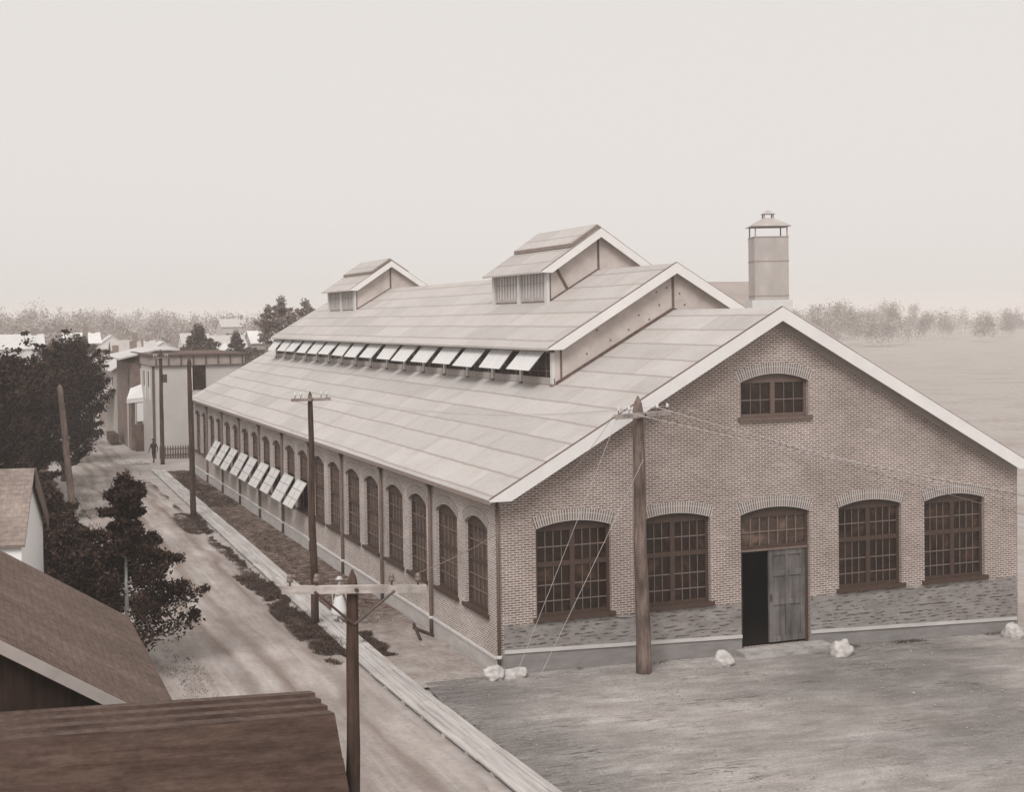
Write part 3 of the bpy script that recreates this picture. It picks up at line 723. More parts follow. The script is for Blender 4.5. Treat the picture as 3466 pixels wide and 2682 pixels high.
# lawn strip between boardwalk and long wall
s = NT('rough_turf'); v = s.uv((1, 1, 1), 'Object'); a = s.noise(v, 1.1, 6, .7); b = s.noise(v, 9, 4, .7); c = s.noise(s.uv((.5, .16, 1), 'Object'), 1, 4)
sepn = s.node('ShaderNodeSeparateXYZ'); s.l.new(v, sepn.inputs[0])
col = s.ramp(s.noise(v, 2.6, 8, .75), [(.34, sp(58)), (.5, sp(96)), (.66, sp(150))])
nearf = s.math('MULTIPLY', s.math('SUBTRACT', 15.0, s.math('ADD', sepn.outputs['Y'], s.math('MULTIPLY', c, 9.0))), .22)
col = s.mix(s.ramp(nearf, [(0, 0.0), (1, .9)]), col, s.ramp(a, [(.3, sp(132)), (.7, sp(182))]))
col = s.mix(1.0, col, s.ramp(b, [(.3, .8), (.7, 1.15)]), 'MULTIPLY'); s.bump(b, .6, .06)
M_TURF = s.out(col, .95, .1)
struct(sheet('verge', lambda y: (-2.62, -.12), -.5, 60, 60, 5, .03, M_TURF, .05, 5))
s = NT('verge_left'); a = s.noise(s.uv((.8, .8, 1), 'Object'), 1, 6, .7); M_VL = s.out(s.ramp(a, [(.3, sp(62)), (.55, sp(88)), (.75, sp(120))]), .95, .1)
struct(sheet('verge', lambda y: (-26, -9.1), 2, 110, 70, 6, .02, M_VL, .5, 11))
# ---- boardwalk: four runs of planks along the street
s = NT('boardwalk_planks'); f = s.noise(s.uv((9, .5, 9), 'Object'), 1, 5, .6); f2 = s.noise(s.uv((.8, .35, 1), 'Object'), 1, 4)
oi = s.node('ShaderNodeNewGeometry')
M_PLANK = s.out(s.mix(1.0, s.mix(1.0, s.ramp(f, [(.3, sp(164)), (.7, sp(208))]), s.ramp(f2, [(.35, .84), (.65, 1.06)]), 'MULTIPLY'), s.ramp(oi.outputs['Random Per Island'], [(0, .84), (1, 1.08)]), 'MULTIPLY'), .85)
bm = new()
def bwx(y): return -3.33 + .012 * max(0, y) + (.004 * (y - 0) if y < 0 else 0) * -6
for r_ in range(4):
    y = -34.0 + r_ * 1.3
    while y < 60.7 - r_ * .2:
        ln = random.uniform(3.4, 4.6); y1 = min(y + ln, 61.4 - r_ * .2)
        wdt = .205; x0 = bwx(y) + r_ * .215 + random.uniform(-.012, .012); x1 = bwx(y1) + r_ * .215 + random.uniform(-.012, .012)
        z0 = .10 + random.uniform(-.012, .012); z1 = .10 + random.uniform(-.012, .012)
        prism(bm, [(x0, y, z0), (x0 + wdt, y, z0), (x1 + wdt, y1 - .02, z1), (x1, y1 - .02, z1)], (0, 0, -.05))
        y = y1
for i in range(60):
    y = -32 + i * 1.6; box(bm, (bwx(y) - .02, y - .05, -.05), (bwx(y) + .87, y + .05, .04))
struct(obj('boardwalk', bm, M_PLANK))
bm = new()
for i in range(7): prism(bm, [(-4.1 + i * .3, 66.2, .07), (-3.95 + i * .3, 66.2, .07), (-4.3 + i * .3, 69.4, .07), (-4.45 + i * .3, 69.4, .07)], (0, 0, -.05))
struct(obj('crosswalk_boards', bm, M_PLANK))
# ---- rough grass along the boardwalk and wall
def grass(name, spots, label):
    bm = new()
    for (x0, x1, y0, y1, n, h, gap) in spots:
        for _ in range(int(n * 2.6)):
            x, y = random.uniform(x0, x1), random.uniform(y0, y1)
            if mnoise.noise(V((x * .7, y * .35, 3.3))) + .6 * mnoise.noise(V((x * 2.9, y * 1.9, 1.3))) < gap + .55 * abs((x - (x0 + x1) / 2) / (x1 - x0) * 2) ** 2 - .1 + .5 * max(0, abs((y - (y0 + y1) / 2) / (y1 - y0) * 2) - .75): continue
            a = random.uniform(0, 6.28); hh = h * random.uniform(.3, 1.0) * (1 + .5 * mnoise.noise(V((x * 2, y * 2, 9)))); w = random.uniform(.008, .022)
            d = V((math.cos(a), math.sin(a), 0)); t = V((random.uniform(-1.1, 1.1), random.uniform(-1.1, 1.1), .8)) * hh
            p = V((x, y, gz(x, y) + .0)); q = [p - d * w, p + d * w, p + t]
            bm.faces.new([bm.verts.new(k) for k in q])
    s = NT('grass_blades' if name == 'grass' else 'weed_blades'); oi = s.node('ShaderNodeNewGeometry')
    f = s.noise(s.uv((.9, .9, .9), 'Object'), 1, 4)
    m = s.out(s.mix(1.0, s.ramp(oi.outputs['Random Per Island'], [(0, sp(44)), (.7, sp(72)), (1, sp(112))]), s.ramp(f, [(.3, .8), (.7, 1.2)]), 'MULTIPLY'), .8)
    return stuff(obj(name, bm, m, uv=False), label, 'grass')
grass('grass', [(-4.3, -3.0, 2.6, 18.5, 17000, .2, -.16), (-4.4, -2.9, 30, 38, 6000, .17, -.16), (-3.9, -3.2, 17, 31, 5000, .13, -.1), (-3.8, -3.4, 17, 60, 4000, .12, .08), (-2.5, -.15, 8, 57, 13000, .13, .0), (-2.6, -1.9, 3.4, 6.8, 3600, .17, -.3), (-2.0, -.2, 40, 60, 4000, .2, -.3)],
      'rough dark grass growing along both edges of the boardwalk')
grass('weeds', [(.6, 7.6, -.35, -.05, 1500, .12, -.05), (11.2, 18.3, -.35, -.05, 1500, .12, -.05), (-2.6, -2.2, -14, 0, 1600, .1, .0), (2, 18, -9, -1, 900, .07, .25), (-8.9, -7.6, -4, 60, 5000, .16, .05)], 'sparse dark weeds along the foot of the gable wall and the road edge')

# ================================================================== POLES
def pole(label, base, top, r0, r1, mat, arm=None, group='utility poles along the street', seg=12, tip=.25, pins=4, arm_mat=None, braces=False, armdir=(1, 0, 0), seedp=1, pin_h=.17, cer=M_CERAM):
    base, top = V(base), V(top)
    t = thing('utility_pole', label, 'utility pole', base, group)
    n = 14; pts = []; rs = []
    ax = (top - base)
    for i in range(n + 1):
        k = i / n; w = V((mnoise.noise(V((seedp, k * 3, 0))), mnoise.noise(V((seedp, k * 3, 7))), 0)) * .05 * math.sin(k * math.pi)
        pts.append(base + V((0, 0, -.3)) * (1 if i == 0 else 0) + ax * k * (1 - tip / ax.length) + w); rs.append(r0 + (r1 - r0) * k)
    pts.append(top - ax.normalized() * tip * .45); rs.append(r1 * .72)
    pts.append(top); rs.append(r1 * .12)
    bm = new(); tube(bm, pts, rs, seg)
    for v in bm.verts: 
        nn = mnoise.noise(V((v.co.x * 9, v.co.y * 9, v.co.z * 1.3 + seedp))); v.co += V((nn, nn * .6, 0)) * r0 * .07
    obj('shaft', bm, mat, t, smooth=True)
    if arm:
        z, la, lb, hh = arm; d = V(armdir).normalized(); c = base + ax * ((z - base.z) / ax.z)
        side = V((d.y, -d.x, 0)); side = side if side.y < 0 else -side
        c2 = c + side * (r1 + .05)
        M = Matrix(((d.x, side.x, 0, c2.x), (d.y, side.y, 0, c2.y), (d.z, 0, 1, c2.z), (0, 0, 0, 1)))
        bm = new(); box(bm, (-la, -.045, -hh), (lb, .045, hh), M); obj('crossarm', bm, arm_mat or M_ARM, t)
        us = [-la + .12, -la * .52, lb * .52, lb - .12] if pins == 4 else []
        for u in us:
            p = M @ V((u, 0, hh)); bm = new(); tube(bm, [p, p + V((0, 0, pin_h * .6))], .014, 6); 
            io = obj('pin', bm, M_IRON, t)
            bm = new(); lathe(bm, [(.022, 0), (.045, .01), (.048, .05), (.034, .06), (.042, .075), (.03, .115), (.012, .125)], p + V((0, 0, pin_h * .45)), 10); obj('insulator', bm, cer, t, smooth=True)
        if braces:
            for sg in (-1, 1):
                p0 = M @ V((sg * .58, .05, -.02)); p1 = c + V((0, 0, -.52)) + side * (r1 + .01)
                bm = new(); tube(bm, [p0, p1], .02, 6); obj('brace', bm, M_IRON, t)
        bm = new(); p = M @ V((0.02, .05, 0)); tube(bm, [p, p + side * .06], .03, 8); obj('bolt', bm, M_IRON, t)
    return t
pole('weathered pole leaning in front of the dark street trees', (-9.15, 38.5, 0), (-9.69, 38.87, 7.1), .19, .14, wood('pole_grey', 92, 124), seedp=2)
pB = pole('dark pole beside the walking man and the picket fence', (-1.26, 65.77, 0), (-1.25, 65.96, 8.3), .16, .12, M_POLE, seedp=3, arm=(7.7, .6, .6, .05), arm_mat=M_ARMD)
bm = new(); box(bm, (-1.15, 65.6, 5.9), (-.85, 65.85, 6.5)); obj('junction_box', bm, M_IRON, pB)
pole('tall dark pole standing at the far left corner of the factory roof', (-3.27, 36.53, 0), (-3.32, 36.75, 8.35), .16, .11, M_POLE, seedp=4)
pole('pole with a small dark crossarm standing in grass before the side windows', (-3.28, 8.62, 0), (-3.28, 8.8, 7.85), .14, .085, M_POLE, arm=(7.58, .66, .66, .05), arm_mat=M_ARMD, seedp=5)
pole('near pole with a long pale crossarm on two iron braces', (-8.78, -17.6, 0), (-8.68, -17.48, 6.61), .13, .085, M_POLE, arm=(6.345, 1.04, 1.06, .055), braces=True, seedp=6, tip=.28, armdir=(1, -.06, -.06), pin_h=.1, cer=plain('brown_ceramic', 112, .2, (8, 8, 8), .3, .5))
pole('stout weathered pole close to the gable wall beside the door', (4.06, -1.18, -.12), (4.06, -1.0, 7.92), .22, .155, M_POLEF, arm=(7.38, 1.15, 1.15, .07), arm_mat=wood('grey_crossarm', 140, 180, (2, 14, 14)), armdir=(.93, .36, 0), seedp=7, tip=.45, pin_h=.2)
def wire(name, a, b, sag, r, mat, label, group=None, n=16):
    a, b = V(a), V(b); bm = new(); c = (a + b) / 2
    pts = [a + (b - a) * (i / n) + V((0, 0, -sag * 4 * (i / n) * (1 - i / n))) - c for i in range(n + 1)]
    tube(bm, pts, r, 5); o = obj(name, bm, mat, smooth=True); o.location = c
    tag(o, label, 'wire', group); return o
ad = V((.93, .36, 0)).normalized(); ac = V((4.06, -1.2, 7.38))
for i, u in enumerate((-1.03, -.6, .6, 1.03)):
    p = ac + ad * u + V((0, 0, .2))
    wire('overhead_wire', p, (26 + i * .2, -4.6 + i * .2, (3.0, 2.75, 2.2, 1.3)[i]), .35, .0095, M_WIRE if i in (0, 2) else M_WIRED, 'thin overhead wire sagging from the stout pole across the gable wall', 'wires across the gable wall')
for i, (u, v) in enumerate(((-1.03, -.54), (-.6, -.3), (.6, .3), (1.03, .54))):
    wire('overhead_wire', ac + ad * u + V((0, 0, .2)), (-3.28 + v, 8.6, 7.78), .35 + .05 * i, .006, M_WIRE, 'fine wire strung between the two poles in front of the pale roof', 'wires across the pale roof')
wire('drop_wire', ac + ad * -1.1 + V((0, 0, .1)), (-7.7, -17.4, 6.45), .6, .006, M_WIRED, 'fine wire from the stout pole down to the near crossarm')
g1 = wire('guy_wire', ac + ad * -1.0 + V((0, 0, -.05)), (-.1, -1.4, .05), .02, .0065, M_WIRE, 'pale guy wire sloping from the left end of the stout pole crossarm')
g2 = wire('guy_wire', (4.06, -1.3, 6.1), (.75, -1.2, .05), .02, .007, M_WIRE, 'pale guy wire sloping from the middle of the stout pole shaft')

# ================================================================== ROCKS AND DEBRIS
for i, (x, y, r, lab) in enumerate(((-.24, -.34, (.4, .32, .27), 'rounded pale boulder at the left of the building corner'), (.44, -.36, (.46, .28, .2), 'low pale boulder just right of the building corner'),
        (6.75, -1.0, (.36, .3, .30), 'white boulder left of the doorway'), (10.85, -1.05, (.4, .32, .32), 'white boulder right of the doorway'), (17.6, -.75, (.36, .3, .34), 'grey white boulder at the far right end of the gable wall'))):
    bm = new(); blob(bm, (0, 0, 0), r, i + 1, 4, .2, 1, 2.2)
    for v in bm.verts:
        for pl in range(7):
            nvec = V((math.sin(pl * 2.4 + i), math.cos(pl * 2.4 + i), .7 * math.sin(pl * 1.7 + i))).normalized(); rr_ = .27 + .03 * math.sin(pl * 5 + i)
            dd = v.co.dot(nvec) - rr_
            if dd > 0: v.co -= nvec * dd * .75
    o = obj('boulder', bm, M_ROCK, smooth=True); o.location = (x, y, gz(x, y) + r[2] * .42)
    tag(o, lab, 'rock', 'boulders along the front of the factory')
bm = new()
for a, b, r in (((-.35, 6.9, .12), (-.75, 4.9, .08), .05), ((-.5, 6.5, .1), (-.2, 5.2, .1), .045)): tube(bm, [a, b], r, 6)
for v in bm.verts: v.co += V((mnoise.noise(v.co * 4), mnoise.noise(v.co * 4 + V((5, 0, 0))), 0)) * .05
tag(obj('timber', bm, M_POLE), 'dark broken timbers lying on the ground against the plinth', 'timber')

# ================================================================== FOREGROUND ROOFS (lower left)
def shingle(name, g, row=.16, w=.2, d=None):
    if name in MATS: return MATS[name]
    s = NT(name); v = s.uv(); b = s.node('ShaderNodeTexBrick', offset=.5); s.l.new(v, b.inputs['Vector'])
    for k, x in (('Color1', sp(g + 4)), ('Color2', sp(g - 6)), ('Mortar', sp(g - 16)), ('Scale', 1), ('Mortar Size', .008), ('Mortar Smooth', .5), ('Brick Width', w), ('Row Height', row)): b.inputs[k].default_value = x
    f = s.noise(s.uv((.8, .5, 1)), 1, 7, .68); f2 = s.noise(s.uv((5, 9, 1)), 1, 5, .65)
    col = s.mix(1.0, b.outputs['Color'], s.ramp(f, [(.3, .72), (.55, 1.0), (.75, 1.35)]), 'MULTIPLY')
    col = s.mix(1.0, col, s.ramp(f2, [(.3, .72), (.7, 1.25)]), 'MULTIPLY')
    s.bump(b.outputs['Fac'], .4, -.015); MATS[name] = s.out(col, .92, .1); return MATS[name]
sh = thing('shed', 'brown shingled roof with a pale rake board, edge down to the street', 'shed', (-13, -7, 0))
xe, ze_, s_ = -10.42, 3.2, .634; xr = -15.2; zrg = ze_ + (xe - xr) * s_; ya, yb = -13.2, -2.9
M_SH = shingle('shed_shingles', 106)
for e in (xe, 2 * xr - xe):
    bm = new(); prism(bm, [(e, ya, ze_), (xr, ya, zrg), (xr, yb, zrg), (e, yb, ze_)], (0, 0, -.08)); obj('roof', bm, M_SH, sh)
for e in (xe, 2 * xr - xe):
    bm = new(); prism(bm, [(e, ya - .005, ze_ + .02), (xr, ya - .005, zrg + .02), (xr, ya - .005, zrg - .2), (e, ya - .005, ze_ - .2)], (0, -.04, 0)); obj('rake_board', bm, plain('shed_trim', 168, .12), sh)
bm = new(); box(bm, (2 * xr - xe + .4, ya + .5, 0), (xe - .4, yb - .4, ze_ + .1)); 
for y in (ya + .5, yb - .42): prism(bm, [(2 * xr - xe + .4, y, ze_ + .101), (xe - .4, y, ze_ + .101), (xr, y, zrg - .2)], (0, .02, 0))
obj('wall', bm, wood('shed_boards', 38, 58, (6, 6, .5)), sh)
bm = new(); box(bm, (xe - .36, -9, .8), (xe - .38, -8, 2)); obj('window', bm, M_GLASS, sh)
s2 = thing('lean_to', 'dark ribbed board roof at the bottom of the view beside the near pole', 'shed', (-12, -17, 0))
def tarred(name, a, b):
    s = NT(name); f = s.noise(s.uv((.7, 7, 1)), 1, 7, .7); f2 = s.noise(s.uv((.9, 1.6, 1)), 1, 7, .7); f3 = s.noise(s.uv((6, 14, 1)), 1, 4, .7)
    col = s.mix(1.0, s.ramp(f, [(.3, sp(a)), (.7, sp(b))]), s.ramp(f2, [(.3, .65), (.5, 1.0), (.7, 1.35)]), 'MULTIPLY')
    col = s.mix(1.0, col, s.ramp(f3, [(.3, .75), (.7, 1.22)]), 'MULTIPLY'); s.bump(f3, .5, .02)
    return s.out(col, .85, .15)
M_TB, M_TB2 = tarred('tarred_boards', 66, 98), tarred('shaded_tarred_boards', 46, 82)  # near slope gets the darker copy, its shade painted into the boards
def lin2(p, q, t): return V(p) + (V(q) - V(p)) * t
Rl, Rr = V((-19.5, -16.2, 4.5)), V((-8.98, -17.5, 4.5)); Fl, Fr = V((-19.3, -12.9, 4.12)), V((-8.68, -14.55, 4.12)); Nl, Nr = V((-19.6, -18.9, 1.9)), V((-8.98, -20.2, 1.55))
def ribbed(name, A0, A1, B0, B1, n, mat):
    bm = new()
    for i in range(n):
        a0, a1 = lin2(A0, B0, i / n), lin2(A1, B1, i / n); b0, b1 = lin2(A0, B0, (i + 1) / n), lin2(A1, B1, (i + 1) / n)
        nr = (a1 - a0).cross(b0 - a0).normalized(); nr = nr if nr.z > 0 else -nr
        prism(bm, [a0 + nr * .0, a1 + nr * .0, b1 + nr * .06, b0 + nr * .06], nr * -.09)
    return obj(name, bm, mat, s2)
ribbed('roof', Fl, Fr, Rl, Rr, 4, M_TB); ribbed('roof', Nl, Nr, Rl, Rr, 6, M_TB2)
bm = new(); prism(bm, [Rl + V((.4, .1, -.12)), Rr + V((-.25, .1, -.12)), Nr + V((-.25, .5, -.1)), V((Nr.x - .25, -19.8, 0)), V((Nl.x, -18.6, 0)), Nl + V((0, .5, -.1))], (0, .05, 0))
prism(bm, [Rr + V((-.25, 0, -.12)), Fr + V((-.3, -.3, -.12)), V((Fr.x - .3, Fr.y - .3, 0)), V((Nr.x - .25, Nr.y + .4, 0)), Nr + V((-.25, .4, -.1))], (-.05, 0, 0))
prism(bm, [Fl + V((0, -.3, -.12)), Fr + V((-.3, -.3, -.12)), V((Fr.x - .3, Fr.y - .3, 0)), V((Fl.x, Fl.y - .3, 0))], (0, -.05, 0))
obj('wall', bm, MATS['shed_boards'], s2)
# white gabled house
A = V((-12.71, 1.11, 0)); B = V((-12.02, 4.81, 0)); ab = (B - A); wid = ab.length; ab.normalize(); nn = V((ab.y, -ab.x, 0)); he, hr = 4.55, 5.72
wh = thing('white_house', 'small house with a bright white gable wall and grey roof at the left', 'house', (A + B) / 2 - nn * 2)
def HP(u, v, z): return A + ab * u - nn * v + V((0, 0, z))       # u along the gable, v back from it
um, zt_, zn_, zf_ = wid / 2, 6.30, 4.50, 4.82
bm = new(); prism(bm, [HP(.05, 0, 0), HP(wid, 0, 0), HP(wid, 0, zf_ - .15), HP(um, 0, zt_ - .1), HP(.05, 0, zn_ + .02)], -nn * 7.5); obj('wall', bm, plain('white_weatherboard', 252, .01, (1, 1, 6), .85, .2, 3, 1.05), wh)
for u0, z0 in ((-.06, zn_), (wid + .25, zf_ - .1)):
    bm = new(); prism(bm, [HP(u0, -.10, z0), HP(um, -.10, zt_), HP(um, 8, zt_), HP(u0, 8, z0)], (0, 0, -.07)); obj('roof', bm, shingle('grey_shingles', 138), wh)
bm = new(); prism(bm, [HP(wid + .25, -.105, zf_ - .08), HP(um, -.105, zt_ + .01), HP(um, -.105, zt_ - .56), HP(wid + .25, -.105, zf_ - .5)], nn * .03); obj('rake_board', bm, plain('house_rake', 116, .1), wh)
bm = new(); prism(bm, [HP(2.3, -.01, .9), HP(3.0, -.01, .9), HP(3.0, -.01, 2.2), HP(2.3, -.01, 2.2)], nn * .04); obj('window', bm, M_GLASS, wh)

# ================================================================== TREES
def leaf_mat(name, g, lo=.5, hi=1.6):
    s = NT(name); oi = s.node('ShaderNodeNewGeometry'); f = s.noise(s.uv((.8, .8, .8), 'Object'), 1, 4, .6)
    c = sp(g)
    m = lambda k: tuple(x * k for x in c[:3]) + (1,)
    col = s.ramp(oi.outputs['Random Per Island'], [(0, m(lo)), (.6, m(1)), (1, m(hi))])
    return s.out(s.mix(1.0, col, s.ramp(f, [(.3, .7), (.7, 1.3)]), 'MULTIPLY'), .7, .2)
LEAF, LEAF2, LEAF3, LEAF4 = leaf_mat('leaf_dark', 42, .4, 2.6), leaf_mat('leaf_mid', 80), leaf_mat('leaf_pale', 124), leaf_mat('leaf_hazy', 158, .92, 1.08)  # leaf_hazy: distance haze painted into the pale leaf colour
BARK = wood('bark', 80, 120); BARKL = wood('pale_bark', 215, 235, (20, 20, 2))
KEEP = [None]
def leafq(bm, p, sz):
    if KEEP[0] and KEEP[0](p): return
    n = V((random.gauss(0, 1), random.gauss(0, 1), random.gauss(.5, 1))).normalized(); a = n.orthogonal().normalized(); a.rotate(Matrix.Rotation(random.uniform(0, 6.28), 3, n)); b = n.cross(a)
    w = sz * random.uniform(.35, .6); l_ = sz * random.uniform(.7, 1.3)
    bm.faces.new([bm.verts.new(q) for q in (p - a * l_, p - b * w, p + a * l_, p + b * w)])
def clump(bm, c, r, n, sz, flat=.7):
    for _ in range(n):
        d = V((random.gauss(0, 1), random.gauss(0, 1), random.gauss(0, 1))) * .52
        if d.length > 1.5: continue
        leafq(bm, c + V((d.x * r, d.y * r, d.z * r * flat)), sz)
def tree(name, label, base, h, cr, z0, nb, leaves, sz, lm, bark, tr=.16, group=None, cat='tree', top=.35, seed=1, shape=None, up=(-.05, .45), cs=.42):
    random.seed(seed); base = V(base); t = thing(name, label, cat, base, group)
    bm = new(); lean = V((random.uniform(-.03, .03), random.uniform(-.03, .03), 0)) * h
    pt = lambda k: base + V((0, 0, h * k)) + lean * k * k
    tube(bm, [base + V((0, 0, -.2))] + [pt(k / 8) for k in range(1, 8)] + [pt(.96)], [tr * 1.2] + [tr * (1 - k / 9.2) for k in range(1, 8)] + [tr * .08], 8)
    cb = new(); lb = new()
    for i in range(nb):
        k = z0 / h + (1 - z0 / h) * (i + random.random()) / nb
        rr = shape(k) if shape else cr * (math.sin(math.pi * min(1, .12 + (k - z0 / h) / (1 - z0 / h) * .9)) ** .7)
        rr *= random.uniform(.65, 1.15); an = i * 2.4 + random.uniform(-.5, .5); p = pt(k * .94)
        e = p + V((math.cos(an) * rr, math.sin(an) * rr, rr * random.uniform(*up)))
        m_ = (p + e) / 2 + V((0, 0, -.08 * rr))
        tube(lb, [p, m_, e], [tr * .35 * (1.05 - k), tr * .2 * (1.05 - k) + .008, .008], 5, False)
        for q in range(5):
            tt = .3 + .17 * q + random.uniform(0, .1); c = p + (e - p) * tt
            clump(cb, c + V((random.uniform(-.2, .2), random.uniform(-.2, .2), random.uniform(0, .2))) * rr * .4, max(.16, rr * (cs - .055 * q)), int(leaves / nb / 5 * (1.3 - .15 * q)), sz)
    for i in range(6): clump(cb, pt(.86 + .022 * i), cr * .22 * top / .35, int(leaves / 50), sz, 1.2)
    obj('trunk', bm, bark, t, smooth=True); obj('limbs', lb, BARK, t, smooth=True); obj('crown', cb, lm, t, uv=False)
    return t
# young street tree, nearest
def prof(k):
    z = k * 6.0
    if z < 2.6: return 2.35
    if z < 3.6: return 1.75
    if z < 4.45: return 1.15
    if z < 4.8: return .45
    return .62
KEEP[0] = lambda p: p.z < 3.5 and p.y < 4.66 and abs(p.x + 9.75 + (4.6 - p.y) * .0945) < .17
tree('young_tree', 'young dark tree with a pale slender trunk beside the brown shed roof', (-9.75, 4.6, 0), 5.7, 2.0, .9, 46, 30000, .07, LEAF, BARKL, .085, seed=11, shape=prof, top=.2, up=(-.1, .55), cs=.3)
KEEP[0] = None
street = [((-13.4, 37, 0), 8.6, 2.9, 'dark street tree at the left edge above the white house'), ((-11.9, 44, 0), 9.0, 2.8, 'dark street tree just left of the leaning pole'),
          ((-10.6, 51, 0), 8.4, 2.7, 'dark street tree behind the leaning pole'), ((-8.5, 58, 0), 9.6, 3.3, 'tall full street tree right of the leaning pole'), ((-7.0, 69, 0), 9.5, 2.9, 'street tree whose branches hang over the far road'),
          ((-14.5, 50, 0), 9.3, 3.4, 'dark tree filling the left edge behind the street row')]
for i, (p, h, cr, lab) in enumerate(street):
    tree('street_tree', lab, p, h * .93, cr, .8, 46, 17000, .12, LEAF, BARK, .2, 'dark trees lining the left side of the street', seed=20 + i, up=(.15, 1.35), cs=.31)
tree('street_tree', 'thin dark tree at the end of the row beside the porches', (-7.6, 82, 0), 8.6, 2.0, 2.0, 20, 4500, .15, LEAF2, BARK, .15, 'dark trees lining the left side of the street', seed=31)
for i, (x, y, h, r) in enumerate(((-10.6, 9.5, 2.6, 1.5), (-10.9, 13.5, 3.0, 1.6), (-10.6, 18, 2.8, 1.5), (-10.9, 23, 3.2, 1.6), (-10.8, 28, 2.6, 1.4), (-11.6, 32, 3.6, 1.6))):
    tree('shrub', ('dark bushy shrub along the left verge, %s of its row' % ['nearest', 'second', 'third', 'fourth', 'fifth', 'sixth and tallest'][i]), (x, y, 0), h, r, .15, 16, 6500, .1, LEAF, BARK, .06, 'dark shrubs along the left verge', 'shrub', seed=40 + i)
# board fence pieces glimpsed between the shrubs
fn = thing('board_fence', 'low pale board fence glimpsed between the dark shrubs', 'fence', (-9.3, 30, 0))
bm = new()
for i in range(60):
    y = 18 + i * .4
    if mnoise.noise(V((y * .5, 1, 1))) > -.1: box(bm, (-9.32, y, 0.02), (-9.29, y + .3, .75 + .05 * math.sin(i)))
obj('pickets', bm, plain('old_fence', 165, .15, (5, 5, 1)), fn)
bm = new(); box(bm, (-9.36, 18, .5), (-9.325, 42, .58)); obj('rail', bm, MATS['old_fence'], fn)

# ================================================================== FAR BLOCK AND HOUSES
blk = thing('corner_block', 'two storey pale block with a dark panelled cornice beyond the factory', 'building', (2, 76, 0))
BY = 70.3; bx0, bx1 = -1.32, 5.55
M_BLK = plain('pale_stucco', 190, .08, (.6, .6, .6), detail=7)
bm = new(); box(bm, (bx0, BY, -.5), (bx1, BY + 13, 7.0)); obj('wall', bm, M_BLK, blk)
bm = new(); box(bm, (bx0 - .12, BY - .12, 7.002), (bx1 + .05, BY + 13, 7.72)); cor = obj('cornice', bm, plain('cornice_paint', 156, .15), blk)
bm = new(); box(bm, (bx0 - .3, BY - .32, 7.722), (bx1 + .15, BY + 13.1, 7.86)); box(bm, (bx0 - .2, BY - .2, 6.95), (bx1 + .08, BY - .001, 7.001))
for i in range(8): box(bm, (bx0 + .2 + i * .93, BY - .2, 7.004), (bx0 + .28 + i * .93, BY - .121, 7.72))
obj('cornice_moulding', bm, plain('cornice_dark', 88, .15), cor)
bm = new(); box(bm, (1.62, BY - .05, 5.1), (2.62, BY - .002, 7.0 - .06)); w = obj('window', bm, M_GLASS, blk)
bm = new(); box(bm, (1.52, BY - .07, 5.05), (1.618, BY - .003, 6.94)); obj('frame', bm, M_TRIM, w)
bm = new(); box(bm, (bx0 - .06, BY - .06, 0), (bx0 + .12, BY - .003, 6.94)); obj('corner_board', bm, plain('corner_dark', 92, .15), blk)
for i, y in enumerate((72.2, 75.2, 78.2)):
    bm = new(); box(bm, (bx0 - .04, y, 4.4), (bx0 - .002, y + 1.1, 6.5)); w = obj('window', bm, M_GLASS, blk); bm = new()
    for yy in (y - .14, y + 1.11): box(bm, (bx0 - .06, yy, 4.3), (bx0 - .003, yy + .13, 6.6))
    obj('frame', bm, M_TRIM, w)
# picket fence beside the block
pf = thing('picket_fence', 'dark picket fence at the foot of the pale block', 'fence', (0, 69.8, 0))
bm = new(); xx = -1.0
while xx < 2.4:
    prism(bm, [(xx, 69.75, 0), (xx + .1, 69.75, 0), (xx + .1, 69.75, .85), (xx + .05, 69.75, .98), (xx, 69.75, .85)], (0, .03, 0)); xx += .19
obj('pickets', bm, plain('fence_dark', 88, .2), pf)
bm = new(); box(bm, (-1.0, 69.785, .2), (2.5, 69.83, .3)); box(bm, (-1.0, 69.785, .65), (2.5, 69.83, .73)); obj('rail', bm, MATS['fence_dark'], pf)
# shop with canvas awning left of the block
sp_ = thing('awning_shop', 'dark boarded shop with a bright canvas awning left of the pale block', 'shop', (-2, 84, 0))
bm = new(); box(bm, (-2.15, 78.2, 0), (1.5, 90, 7.0)); prism(bm, [(-2.15, 78.2, 7.0), (1.5, 78.2, 7.0), (1.5, 78.2, 7.9), (-.3, 78.2, 7.9)], (0, 11.8, 0)); obj('wall', bm, wood('dark_clapboard', 100, 122, (.4, .4, 14)), sp_)
bm = new(); prism(bm, [(-3.1, 77.7, 7.45), (-.2, 77.7, 8.12), (1.7, 77.7, 8.12), (1.7, 90.2, 8.12), (-.2, 90.2, 8.12), (-3.1, 90.2, 7.45)], (0, 0, -.14)); obj('roof', bm, plain('shop_roof', 200, .1), sp_)
bm = new(); prism(bm, [(-2.6, 77.2, 4.15), (-1.0, 77.2, 4.3), (-.95, 78.15, 5.45), (-2.2, 78.15, 5.0)], (0, 0, -.04)); prism(bm, [(-2.6, 77.2, 4.13), (-1.0, 77.2, 4.28), (-1.0, 77.2, 3.95), (-2.6, 77.2, 3.85)], (0, .02, 0)); obj('awning', bm, plain('awning_canvas', 226, .04), sp_)
bm = new(); prism(bm, [(-1.82, 77.25, 2.35), (-1.0, 77.25, 2.4), (-.98, 77.25, 3.9), (-1.82, 77.25, 3.85)], (0, .02, 0)); obj('banner', bm, plain('banner_cloth', 228, .03), sp_)
for x in (-2.55, -1.95): bm = new(); box(bm, (x, 77.25, 0), (x + .09, 77.34, 4.1)); obj('awning_post', bm, plain('awning_post_mat', 190, .1), sp_)
